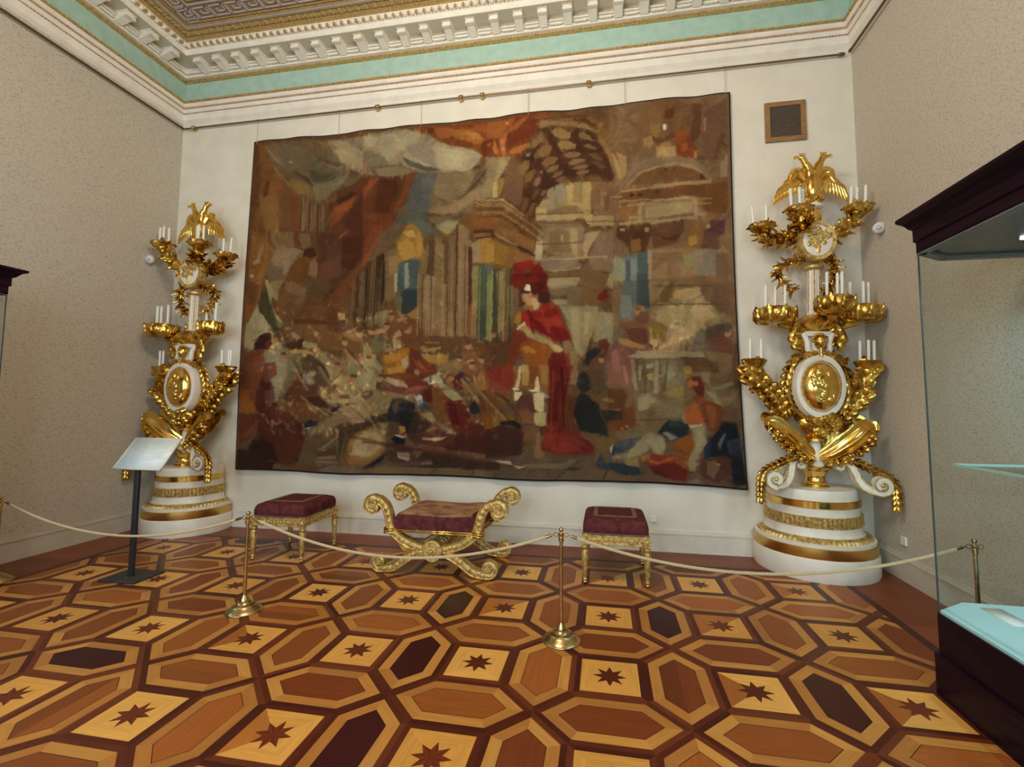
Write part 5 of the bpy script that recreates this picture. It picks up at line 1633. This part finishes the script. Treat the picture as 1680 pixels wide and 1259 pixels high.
    for q, (x, y, z, r) in enumerate(cups):
        bm = B()
        foliage(bm, [(x*.12, .02, 3.46), (x*.45, y*.6+.01, 3.47+(.02 if abs(x) > .3 else .08)), (x*.85, y, z-.16), (x, y, z-.05)], .048, 10, .11, 51+q)
        cup(bm, (x, y, z), r, .10, q); part('branch_arm', bm, M['gold'], 'gilt leafy candle branch')
    bm = B(); lathe(bm, [(.05, 3.58), (.075, 3.64), (.08, 3.72), (.065, 3.78), (.06, 3.80)], 32); part('socle', bm, M['goldsm'], 'small gilt socle')
    bm = B(); lathe(bm, [(.065, 3.795), (.092, 3.81), (.095, 3.84), (.07, 3.86)], 32); part('socle_disc', bm, M['candwhite'], 'small white disc under the eagle')
    # double-headed eagle
    bm = B(); ellip(bm, (0, -.01, 4.05), (.085, .07, .16), 20, 14, 0, None, lambda th, ph: .04*math.cos(8*ph+9*th))
    for s in (-1, 1):
        tube(bm, spline([(s*.02, 0, 4.14), (s*.035, 0, 4.24), (s*.075, 0, 4.32), (s*.10, 0, 4.375)], 6), [.05]*6+[.042]*6+[.034]*7, 10)
        ellip(bm, (s*.11, 0, 4.385), (.042, .032, .030), 12, 8); leaf(bm, [(s*.14, 0, 4.392), (s*.175, 0, 4.392), (s*.19, 0, 4.365)], .03, (0, -1, 0), 1, -.1, .012, nu=8, nv=4, depth=0)
        for q in range(3): leaf(bm, [(s*(.08+.02*q), 0, 4.41), (s*(.085+.025*q), 0, 4.44)], .02, (0, -1, 0), 1, 0, .008, nu=6, nv=4, depth=0)
        tube(bm, spline([(s*.05, -.03, 3.95), (s*.065, -.05, 3.90), (s*.05, -.06, 3.862)], 5), .022, 8)
        for q in range(3): ellip(bm, (s*.05+(q-1)*.02, -.08, 3.87), (.012, .03, .012), 6, 5)
    for q in range(5): leaf(bm, [((q-2)*.015, .02, 3.96), ((q-2)*.03, .03, 3.88), ((q-2)*.04, .03, 3.865)], .05, (0, -1, 0), 2, 0, .01, nu=8, nv=4)
    eg = part('eagle', bm, M['goldsm'], 'gilt two-headed bird')
    for s in (-1, 1):
        bm = B()
        leaf(bm, [(s*.07, .0, 4.12), (s*.13, .01, 4.23), (s*.18, .02, 4.20), (s*.23, .03, 4.10)], .15, (0, -1, 0), 2, -.25, .016, nu=20, nv=6, depth=.1)
        for q in range(7):
            t = q/6; a = Vector((s*(.10+.10*t), .02+.005*q, 4.21-.03*t)); e = Vector((s*(.14+.24*t), .03+.005*q, 3.98-.10*t*t+.0*t))
            leaf(bm, [a, a.lerp(e, .5)+Vector((s*.02, -.01, 0)), e], .085, (0, -1, 0), 3, -.12, .010, nu=16, nv=5, depth=.18, ridge=.05)
        part('wing', bm, M['goldsm'], None, eg)
    # one side of the palm arms reaches further in the two pieces
    if which == 'right': palm(-1, .66, .17, 1); palm(1, .505, .17, 2)
    else: palm(-1, .40, .12, 1); palm(1, .66, .17, 2)
    # lean of the shaft above the drums
    piv = Vector((0, 0, .84)); Rm = Matrix.Rotation(lean, 4, 'Y')
    for o in up_parts: o.rotation_euler = (0, lean, 0); o.location = piv-(Rm @ piv)
    def put(x, y, z, h, label, group, tilt=0, r=.0145):
        p = Rm @ (Vector((x, y, z))-piv)+piv+Vector((X, Y, 0)); candle(None, p.x, p.y, p.z, h, label, group, r, lean+tilt)
    W_ = which
    names = ('left', 'centre', 'right')
    if which == 'right': cl_ = [[(-.08, 0, -.10), (.05, 0, -.04)], [(-.07, 0, -.05), (0, -.03, -.02), (.05, .03, 0)], [(-.07, 0, .04), (0, .03, .03), (.06, -.02, .03)]]; hs = .27
    else: cl_ = [[(-.06, 0, 0), (.03, -.03, 0), (.05, .03, 0)], [(-.05, 0, 0), (0, -.03, 0), (.05, .0, .0)], [(-.05, 0, .02), (.06, 0, .06)]]; hs = .27
    for q, (cc, ps) in enumerate(zip(cups, cl_)):
        for (dx, dy, tl) in ps: put(cc[0]+dx, cc[1]+dy, cc[2]-.045, hs, 'thin white candle in the %s leafy cup of the top tier of the %s candelabrum' % (names[q], W_), 'top tier %s cup candles of the %s candelabrum' % (names[q], W_), tl)
    if which == 'right': ds = [[(-.10, -.02), (.02, .05), (.09, -.03)], [(-.08, -.02), (.035, .02), (.055, -.03)], [(-.09, 0), (.02, -.03), (.09, .02)]]; dn = names
    else: ds = [[(-.12, .02), (-.07, -.02), (-.03, .0), (.03, .05), (.13, -.05)], [(-.07, 0), (.03, .03), (.09, -.02)], [(-.03, .0)]]; dn = ('left', 'right', 'rear')
    for q, (dd, ps) in enumerate(zip(dishes, ds)):
        for (dx, dy) in ps: put(dd[0]+dx, dd[1]+dy, dd[2]+.028, .27, 'white candle on the %s scalloped dish in the middle tier of the %s candelabrum' % (dn[q], W_), 'middle tier %s dish candles of the %s candelabrum' % (dn[q], W_))
    if which == 'right': ps_ = [(-.66, -.09, 0, 'left'), (-.55, -.09, 0, 'left'), (.41, -.06, 0, 'right'), (.46, -.12, 0, 'right'), (.525, -.09, 0, 'right')]
    else: ps_ = [(-.40, -.09, -.02, 'left'), (-.35, -.09, 0, 'left'), (.56, -.09, -.03, 'right'), (.63, -.06, 0, 'right'), (.69, -.10, .03, 'right')]
    for x, y, tl, sd in ps_: put(x, y, 2.105, .26, 'thin white candle on the %s palm-leaf arm low on the %s candelabrum' % (sd, W_), 'lower tier %s arm candles of the %s candelabrum' % (sd, W_), tl)
    return R0
candelabrum(-1.30, -.30, 'tall gilt and white candelabrum left of the tapestry, behind the text lectern', .0, False, 'left')
candelabrum(6.335, -.30, 'tall gilt and white candelabrum right of the tapestry, under the wall vent', .030, False, 'right')
# ------------------------------------------------------------------ X-frame bench with scrolls
def bench():
    cx, y0, y1 = 2.52, -1.23, -.55; hz = .240
    R0 = empty('curule_bench', (cx, (y0+y1)/2, 0), 'gilded x-frame bench with scrolled arm ends and a worn orange and maroon cushion', 'bench')
    ym = (y1-y0)/2
    for sy, yy in ((-1, -ym), (1, ym)):
        for s in (-1, 1):
            up_ = [(.0, hz+.0), (-.10, hz+.012), (-.22, hz+.045), (-.34, hz+.10), (-.425, hz+.175), (-.455, hz+.25), (-.475, hz+.33), (-.505, hz+.40), (-.56, hz+.452), (-.625, hz+.475)]
            low = [(.0, hz), (.10, hz-.01), (.20, hz-.045), (.30, hz-.105), (.40, hz-.175), (.49, .045), (.555, .037)]
            A_ = list(reversed(scroll_pts(None, (-.645, hz+.405), .080, 1.45, 1, PI*.45, 30, 0, .18)))
            path = A_+list(reversed(spline([(x, 0, z) for x, z in up_], 5)))+spline([(x, 0, z) for x, z in low], 5)[1:]+scroll_pts(None, (.56, .104), .068, 1.35, 1, -PI*.45, 24, 0, .2)
            path = [Vector((p.x*s, yy, p.z)) for p in path]; n = len(path)
            wd = [.030+.012*min(1, i/12) if i < 30 else .084 if i < n-30 else .070 for i in range(n)]
            wd[:30] = [.024+.046*i/30 for i in range(30)]; wd[-24:] = [.062-.042*i/24 for i in range(24)]
            wd = [sum(wd[max(0, i-4):i+5])/len(wd[max(0, i-4):i+5]) for i in range(n)]
            bm = B(); sweep_rect(bm, path, wd, .072, .008)
            for c, r in (((-.645*s, yy, hz+.405), .030), ((.56*s, yy, .098), .026)): tube(bm, [Vector((c[0], c[1]-.042, c[2])), Vector((c[0], c[1]+.042, c[2]))], r, 14)
            # fish-scale carving along the face
            for i in range(34, n-26, 4):
                if abs(path[i].x) > .09: ellip(bm, path[i]+Vector((0, -.036, 0)), (.024, .009, .024), 10, 5)
            lg = link('curved_leg', bm, M['goldpale'], R0)
            bm = B()
            for so in (-1, 1):
                q = []
                for i, p in enumerate(path[28:n-22]):
                    j = i+28; t = path[min(j+1, n-1)]-path[j-1]; t.y = 0; t.normalize(); q.append(p+Vector((-t.z, 0, t.x))*so*wd[j]*.44+Vector((0, -.037, 0)))
                tube(bm, q, .0045, 6)
            link('gilt_edge', bm, M['goldsm'], lg)
        bm = B(); yo = yy-.045
        for r in (.092,):
            rg = [Vector((r*math.cos(a*PI/20), yo, hz+r*math.sin(a*PI/20))) for a in range(41)]; tube(bm, rg, .011, 8)
            rg = [Vector((.060*math.cos(a*PI/20), yo-.004, hz+.060*math.sin(a*PI/20))) for a in range(41)]; tube(bm, rg, .007, 8)
        tube(bm, [Vector((0, yo-.012, hz)), Vector((0, yo+.09, hz))], .095, 32)
        for q in range(8):
            a = q*PI/4; ellip(bm, (.03*math.cos(a), yo-.018, hz+.03*math.sin(a)), (.014, .010, .014), 8, 6)
        ellip(bm, (0, yo-.025, hz), (.016, .014, .016), 10, 6); link('rosette', bm, M['goldpale'], R0)
        bm = B()
        for z in (.405, .425): tube(bm, [Vector((-.47, yy-.02, z)), Vector((.47, yy-.02, z))], .008, 8)
        for s in (-1, 1): 
            for z in (.395, .42, .44): box(bm, s*.455-.052, s*.455+.052, yy-.048, yy+.046, z-.008, z+.006)
        link('seat_rail', bm, M['goldsm'], R0)
    bm = B(); tube(bm, [Vector((0, -ym, hz)), Vector((0, ym, hz))], .028, 14); lathe(bm, [(.001, 0), (.001, .001)], 6, cap=False)
    for q in range(5): ellip(bm, (0, -ym+.15+q*.08, hz), (.045, .018, .045), 12, 8)
    link('stretcher', bm, M['goldpale'], R0)
    # cushion: sagging between the arms, orange needlework field on maroon sides
    bm = B(); nx, ny = 32, 22; g = {}
    def top(u, v):
        e = (1-abs(u)**7)*(1-abs(v)**9); return .452+.125*max(0, e)**.35+.035*abs(u)**2.4-.006*math.cos(v*3)+.003*math.sin(u*5+v*4)
    for i in range(nx+1):
        for j in range(ny+1):
            u, v = 2*i/nx-1, 2*j/ny-1; g[i, j] = bm.verts.new((u*.425, v*(ym+.03), top(u*.999, v*.999)))
    bot = {}
    for i in range(nx+1):
        for j in range(ny+1):
            if i in (0, nx) or j in (0, ny): u, v = 2*i/nx-1, 2*j/ny-1; bot[i, j] = bm.verts.new((u*.415, v*(ym+.022), .425))
    for i in range(nx):
        for j in range(ny):
            u, v = 2*(i+.5)/nx-1, 2*(j+.5)/ny-1
            bm.faces.new((g[i, j], g[i+1, j], g[i+1, j+1], g[i, j+1])).material_index = 1 if abs(u) < .90 and abs(v) < .90 else 0
    for i in range(nx):
        for j in (0, ny): bm.faces.new((g[i, j], g[i+1, j], bot[i+1, j], bot[i, j]))
    for j in range(ny):
        for i in (0, nx): bm.faces.new((g[i, j], g[i, j+1], bot[i, j+1], bot[i, j]))
    ring = [bot[i, 0] for i in range(nx+1)]+[bot[nx, j] for j in range(1, ny+1)]+[bot[i, ny] for i in range(nx-1, -1, -1)]+[bot[0, j] for j in range(ny-1, 0, -1)]
    bm.faces.new(ring)
    o = link('cushion', bm, [M['velvet'], M['rug']], R0); o['label'] = 'maroon cushion with worn orange needlework top'
bench()

# ------------------------------------------------------------------ two gilded stools
def stool(x, y, rz, label):
    R0 = empty('stool', (x, y, 0), label, 'stool', 'gilded stools with maroon cushions'); R0.rotation_euler = (0, 0, rz)
    wx, wy = .285, .315
    bm = B()
    for s in (-1, 1):
        box(bm, -wx, wx, s*wy-.02, s*wy+.02, .365, .455); box(bm, s*wx-.02, s*wx+.02, -wy, wy, .365, .455)
    link('seat_frame', bm, M['goldpale'], R0, True, .003)
    bm = B()
    for z in (.372, .448):
        for s in (-1, 1):
            tube(bm, [Vector((-wx, s*(wy+.02), z)), Vector((wx, s*(wy+.02), z))], .006, 6); tube(bm, [Vector((s*(wx+.02), -wy, z)), Vector((s*(wx+.02), wy, z))], .006, 6)
    for k in range(13):
        t = -wx+.05+k*(2*wx-.1)/12
        for s in (-1, 1): ellip(bm, (t, s*(wy+.021), .41), (.015, .006, .012), 8, 5)
        t = -wy+.05+k*(2*wy-.1)/12
        for s in (-1, 1): ellip(bm, (s*(wx+.021), t, .41), (.006, .015, .012), 8, 5)
    for sx in (-1, 1):
        for sy in (-1, 1):
            box(bm, sx*wx-.027, sx*wx+.027, sy*wy-.027, sy*wy+.027, .36, .46); ellip(bm, (sx*wx, sy*(wy+.03), .41), (.016, .008, .016), 10, 6); ellip(bm, (sx*(wx+.03), sy*wy, .41), (.008, .016, .016), 10, 6)
    link('carved_moulding', bm, M['goldpale'], R0)
    for sx in (-1, 1):
        for sy in (-1, 1):
            bm = B(); lathe(bm, [(.015, .03), (.020, .045), (.016, .055), (.021, .07), (.033, .30), (.028, .315), (.036, .325), (.036, .34), (.026, .35), (.03, .365)], 40, sx*wx, sy*wy, lambda a, z: 1+(.07*math.cos(10*a) if .06 < z < .31 else 0))
            lg = link('leg', bm, M['goldpale'], R0); bm = B(); ellip(bm, (sx*wx, sy*wy, .017), (.021, .021, .017), 12, 8); link('ball_foot', bm, M['goldsm'], lg)
    bm = B(); n = 30; cx, cy = wx+.012, wy+.012
    rows = [(1.0, .457), (1.025, .48), (1.03, .52), (1.0, .555), (.95, .578), (.85, .592), (.7, .600), (.45, .607), (.2, .61)]
    def sq(a, k, e): c, s = math.cos(a), math.sin(a); f = (abs(c)**e+abs(s)**e)**(-1/e); return (cx*k*c*f, cy*k*s*f)
    rings = [[bm.verts.new((*sq(2*PI*i/80, k, 14 if k > .9 else 9), z)) for i in range(80)] for k, z in rows]
    for a, b in zip(rings, rings[1:]):
        for i in range(80): bm.faces.new((a[i], a[(i+1) % 80], b[(i+1) % 80], b[i]))
    bm.faces.new(rings[0]); bm.faces.new(rings[-1]); cu = link('cushion', bm, M['velvet'], R0); cu['label'] = 'maroon velvet cushion'
    bm = B()
    for k, z in ((.60, .6055), (.66, .6035)):
        q = [Vector((*sq(2*PI*i/80, k, 14), z)) for i in range(81)]; tube(bm, q, .011, 6, 0, .3, Vector((0, 0, 1)))
    q = [Vector((*sq(2*PI*i/80, 1.012, 14), .463)) for i in range(81)]; tube(bm, q, .007, 6)
    b_ = link('galloon', bm, M['galloon'], cu); b_['label'] = 'tarnished braid trim'
stool(.745, -.84, .02, 'gilded stool with a maroon cushion left of the x-frame bench, nearer the left candelabrum')
stool(4.275, -.84, .0, 'gilded stool with a maroon cushion right of the x-frame bench, behind the middle rope post')

# ------------------------------------------------------------------ brass rope posts and ropes
POSTS = [(-1.40, -2.18, 'brass rope post at the far left beside the left display case'), (1.312, -2.279, 'brass rope post in front of the left stool'),
         (3.867, -2.279, 'brass rope post between the bench and the right stool'), (6.62, -2.02, 'brass rope post behind the right display case')]
for x, y, lb in POSTS:
    R0 = empty('rope_post', (x, y, 0), lb, 'rope post', 'brass rope barrier posts')
    bm = B(); lathe(bm, [(.132, 0), (.135, .008), (.130, .018), (.112, .026), (.098, .040), (.088, .044), (.082, .055), (.060, .062), (.052, .075), (.036, .082), (.032, .10), (.020, .118), (.017, .13)], 56); link('base', bm, M['brass'], R0)
    bm = B(); lathe(bm, [(.0145, .12), (.0125, .70), (.0125, .705)], 24); link('pole', bm, M['brass'], R0)
    bm = B(); lathe(bm, [(.013, .685), (.020, .69), (.020, .72), (.015, .725), (.021, .735), (.021, .745), (.012, .75), (.008, .757)], 28); ellip(bm, (0, 0, .772), (.017, .017, .017), 16, 10)
    for s in (-1, 1):
        q = [Vector((s*(.020+.016+.016*math.cos(a)), 0, .735+.014*math.sin(a))) for a in [k*PI/8 for k in range(17)]]; tube(bm, q, .0032, 6)
    link('finial', bm, M['brass'], R0)
ROPES = [(0, 1, .225, 'twisted cream rope at the left, hanging in front of the lectern post'), (1, 2, .235, 'twisted cream rope in the middle, hanging in front of the x-frame bench'), (2, 3, .225, 'twisted cream rope at the right, hanging in front of the right candelabrum')]
for a, b, sag, lb in ROPES:
    A_ = Vector((POSTS[a][0]+.05, POSTS[a][1], .735)); B_ = Vector((POSTS[b][0]-.05, POSTS[b][1], .735)); n = 420
    c = [A_.lerp(B_, t/n)+Vector((0, 0, -sag*(1-(2*t/n-1)**2))) for t in range(n+1)]
    R0 = empty('barrier_rope', tuple(A_), lb, 'rope', 'barrier ropes')
    L = sum((c[i+1]-c[i]).length for i in range(n)); tw = 2*PI*L/.062
    bm = B()
    m0 = int(.055/L*n)+1
    for st in range(3):
        q = []
        for i in range(m0, n-m0+1):
            t = (c[min(i+1, n)]-c[max(i-1, 0)]).normalized(); s = t.cross(Vector((0, -1, 0))).normalized(); u = s.cross(t); ph = tw*i/n+st*2*PI/3
            q.append(c[i]+(s*math.cos(ph)+u*math.sin(ph))*.0056-A_)
        tube(bm, q, .0058, 6)
    link('cord', bm, M['rope'], R0)
    for (p, d) in ((c[0], c[m0]), (c[n], c[n-m0])):
        bm = B(); tube(bm, [p-A_, p.lerp(d, .35)-A_, p.lerp(d, .36)-A_, d-A_, d+(d-p)*.12-A_], [.0045, .0045, .0105, .0115, .0105], 12); link('end_hook', bm, M['brass'], R0)

# ------------------------------------------------------------------ lectern with text panel
R0 = empty('text_lectern', (-.285, -1.84, 0), 'black metal stand holding a slanted white text panel in front of the left candelabrum', 'lectern')
bm = B(); box(bm, -.20, .20, -.15, .17, 0, .018); link('base_plate', bm, M['blackm'], R0, True, .004)
bm = B(); box(bm, -.024, .024, -.016, .016, .018, 1.05); link('post', bm, M['black'], R0, True, .003)
bm = B(); box(bm, -.012, .012, -.030, -.015, .02, .05); lathe(bm, [(.01, .018), (.01, .024)], 12, .0, -.05); link('bolt', bm, M['brass'], R0)
pn = empty('text_panel_mount', (0, 0, 0), None, None); pn.parent = R0; bpy.data.objects.remove(pn)
a = math.atan2(.265, .21); ca, sa = math.cos(a), math.sin(a); c0 = Vector((.105, -.002, 1.175))
def tilt(u, v, w): return c0+Vector((u+v*-.02, v*ca-w*sa, v*sa+w*ca))
def tbox(bm, u0, u1, v0, v1, w0, w1):
    vs = [bm.verts.new(tilt(u, v, w)) for u in (u0, u1) for v in (v0, v1) for w in (w0, w1)]
    for f in ((0, 1, 3, 2), (4, 6, 7, 5), (0, 4, 5, 1), (2, 3, 7, 6), (0, 2, 6, 4), (1, 5, 7, 3)): bm.faces.new([vs[i] for i in f])
bm = B(); tbox(bm, -.262, .262, -.172, .172, -.006, .004); pnl = link('panel', bm, M['paper'], R0); pnl['label'] = 'white printed text panel'
bm = B(); rn = random.Random(5)
for col in range(2):
    u0 = -.225+col*.235
    for k in range(14 if col == 0 else 12):
        v = .135-k*.019; L = .20*(rn.uniform(.82, 1) if k % 6 != 5 else .5)
        u = u0
        while u < u0+L:
            wl = rn.uniform(.010, .03); tbox(bm, u, min(u+wl, u0+L), v, v+.0045, .0041, .0045); u += wl+.006
link('print', bm, M['ink'], pnl)
bm = B(); tbox(bm, -.270, .270, -.180, -.172, -.008, .007); tbox(bm, -.270, .270, .172, .180, -.008, .007); tbox(bm, -.270, -.262, -.18, .18, -.008, .007); tbox(bm, .262, .270, -.18, .18, -.008, .007)
link('panel_frame', bm, mat('pale_metal_edge', (.62, .58, .48), .4), R0)
bm = B(); tbox(bm, -.17, -.04, -.10, .10, -.03, -.006); link('bracket', bm, M['blackm'], R0)

# ------------------------------------------------------------------ display cases
def prism(bm, poly, z0, z1, grow=0):
    """footprint polygon (counter-clockwise) extruded, optionally grown outward"""
    n = len(poly); P2 = []
    for i in range(n):
        a, b, c = Vector(poly[i-1]), Vector(poly[i]), Vector(poly[(i+1) % n]); d1 = (b-a).normalized(); d2 = (c-b).normalized()
        n1 = Vector((d1.y, -d1.x)); n2 = Vector((d2.y, -d2.x)); k = (n1+n2)/(1+n1.dot(n2)); P2.append(b+k*grow)
    lo = [bm.verts.new((p.x, p.y, z0)) for p in P2]; hi = [bm.verts.new((p.x, p.y, z1)) for p in P2]
    for i in range(n): bm.faces.new((lo[i], lo[(i+1) % n], hi[(i+1) % n], hi[i]))
    bm.faces.new(lo[::-1]); bm.faces.new(hi); return P2
def case(name_lb, x0, x1, y0, y1, face, spot=19):
    """glazed museum case with one chamfered corner; face = side (+1/-1 in x) that looks into the room"""
    R0 = empty('display_case', ((x0+x1)/2, (y0+y1)/2, 0), name_lb, 'display case'); ox, oy = (x0+x1)/2, (y0+y1)/2
    hx, hy = (x1-x0)/2, (y1-y0)/2
    FP = [(-hx, -hy), (hx, -hy), (hx, hy), (-hx+.22, hy), (-hx, hy-.16)]
    if face > 0: FP = [(-hx, -hy), (hx, -hy), (hx, hy), (-hx, hy)]
    bm = B(); prism(bm, FP, 0, .235, .02); prism(bm, FP, .235, .462); link('base', bm, M['case'], R0, False)
    bm = B(); prism(bm, FP, .462, .478, -.012); d = link('deck', bm, M['deck'], R0); d['label'] = 'pale blue lining board'
    bm = B(); n = len(FP)
    for i in range(n):      # glass panes
        a_, b_ = Vector(FP[i]), Vector(FP[(i+1) % n]); dd = (b_-a_).normalized(); nn_ = Vector((-dd.y, dd.x))*.008
        a2, b2 = a_+dd*.006, b_-dd*.006; q = [a2, b2, b2+nn_, a2+nn_]
        lo = [bm.verts.new((p.x, p.y, .462)) for p in q]; hi = [bm.verts.new((p.x, p.y, 2.63)) for p in q]
        for k in range(4): bm.faces.new((lo[k], lo[(k+1) % 4], hi[(k+1) % 4], hi[k]))
        bm.faces.new(lo[::-1]); bm.faces.new(hi)
    link('glass', bm, M['glass'], R0, False)
    for x, y in (FP[:3]+FP[4:] if face < 0 else FP):
        bm = B(); sx, sy = (x-math.copysign(.006, x)), (y-math.copysign(.006, y)); box(bm, sx-.0035, sx+.0035, sy-.0035, sy+.0035, .462, 2.63)
        link('glass_edge', bm, M['glassedge'], R0, False)
    bm = B(); prev = None
    for p, z in [(0, 2.62), (.0, 2.69), (.012, 2.695), (.012, 2.77), (.03, 2.78), (.055, 2.815), (.085, 2.83), (.085, 2.85), (.03, 2.855)]:
        t_ = B(); P2 = prism(t_, FP, 0, 1, p); t_.free(); ring = [bm.verts.new((q.x, q.y, z)) for q in P2]
        if prev:
            for i in range(n): bm.faces.new((prev[i], prev[(i+1) % n], ring[(i+1) % n], ring[i]))
        prev = ring
    bm.faces.new(prev); link('header', bm, M['case'], R0, False)
    bm = B(); prism(bm, FP, 2.632, 2.645, -.004); link('light_frame', bm, M['underhead'], R0, False)
    bm = B()
    for i in range(n):
        a_, b_ = Vector(FP[i]), Vector(FP[(i+1) % n]); dd = (b_-a_).normalized(); nn_ = Vector((-dd.y, dd.x)); q = [a_+nn_*.001, b_+nn_*.001, b_+nn_*.05, a_+nn_*.05]
        lo = [bm.verts.new((p.x, p.y, 2.612)) for p in q]; hi = [bm.verts.new((p.x, p.y, 2.632)) for p in q]
        for k in range(4): bm.faces.new((lo[k], lo[(k+1) % 4], hi[(k+1) % 4], hi[k]))
        bm.faces.new(lo[::-1]); bm.faces.new(hi)
    link('header_rim', bm, mat('grey_rim', (.16, .155, .15), .5), R0, False)
    ys = [hy-.35-q*.62 for q in range(4)]
    for y in ys: bm = B(); lathe(bm, [(.016, 2.624), (.016, 2.634)], 12, 0, y); link('spotlight', bm, M['led'], R0)
    fx = .20 if face < 0 else -.20
    u0, u1 = sorted((-face*-(hx-.20), -face*(hx-.10)))
    bm = B(); box(bm, u0, u1, -hy+.3, hy-.05, 1.31, 1.32); link('glass_shelf', bm, M['glass'], R0, False)
    ex = u0 if face < 0 else u1
    bm = B(); box(bm, ex-.004, ex+.004, -hy+.3, hy-.05, 1.308, 1.322); box(bm, u0, u1, hy-.054, hy-.046, 1.308, 1.322); link('shelf_edge', bm, M['shelfedge'], R0, False)
    for y in ys: lamp('case_spot', 'SPOT', (ox, oy+y, 2.60), spot, (.55, .86, 1.0), radius=.03)
    return R0
rc = case('glazed display case with dark header and pale blue lit base at the right edge', 6.10, 6.96, -5.0, -2.33, -1)
bm = B(); box(bm, 6.365, 6.475, -2.66, -2.42, .479, .483); tag(link('glare_patch', bm, M['plastic']), 'white patch imitating glare on the pale blue base of the right display case', 'glare patch')  # thin white slab added to stand in for the bright reflection on the deck
lc = case('glazed display case with dark header at the left edge', -1.93, -1.02, -5.0, -2.50, 1, 12)
bm = B(); box(bm, -.40, .385, 1.195, 1.215, .48, 2.52); pb = link('backing_panel', bm, mat('white_backing_board', (.82, .86, .86), .5), lc); pb['label'] = 'white backing board behind the glass'

# ------------------------------------------------------------------ small fittings
R0 = empty('wall_vent', (6.285, 0, 4.985), 'square brown-framed ventilation grille high on the tapestry wall above the right candelabrum', 'vent')
bm = B()
for (x0, x1, z0, z1) in ((-.222, .222, .185, .24), (-.222, .222, -.24, -.185), (-.222, -.165, -.185, .185), (.165, .222, -.185, .185)): box(bm, x0, x1, -.03, 0, z0, z1)
link('frame', bm, M['wood'], R0, True, .004)
bm = B(); box(bm, -.165, .165, -.012, -.004, -.185, .185)
g_ = 22
for i in range(g_):
    t = -.165+.33*(i+.5)/g_; box(bm, t-.002, t+.002, -.018, -.012, -.185, .185); t = -.185+.37*(i+.5)/g_; box(bm, -.165, .165, -.021, -.018, t-.002, t+.002)
link('grille', bm, M['mesh'], R0, False)
def sensor(loc, s, label):
    R0 = empty('motion_sensor', loc, label, 'sensor', None)
    bm = B(); ellip(bm, (s*.05, -.03, 0), (.055, .05, .055), 18, 12); link('sensor_body', bm, M['plastic'], R0)
    bm = B(); tube(bm, [Vector((0, 0, .04)), Vector((s*.05, 0, .045))], .03, 14); link('mount', bm, M['plastic'], R0)
    bm = B(); ellip(bm, (s*.065, -.065, -.005), (.028, .025, .028), 12, 8); link('lens', bm, mat('pale_grey_lens', (.55, .56, .6), .3), R0)
sensor((XR, -.42, 3.50), -1, 'small round white sensor on the right side wall beside the right candelabrum')
sensor((XL, -.40, 3.62), 1, 'small round white sensor on the left side wall beside the left candelabrum')
bm = B(); box(bm, 4.695, 4.765, -.014, 0, .325, .395); o = link('wall_socket', bm, M['plastic'], None, True, .003); tag(o, 'small square white socket on the tapestry wall just right of the right stool', 'socket')
bm = B(); box(bm, 6.999, XR, -.56, -.48, .34, .42); o = link('wall_socket', bm, M['plastic'], None, True, .003); tag(o, 'small white socket low on the right side wall near the right candelabrum', 'socket')
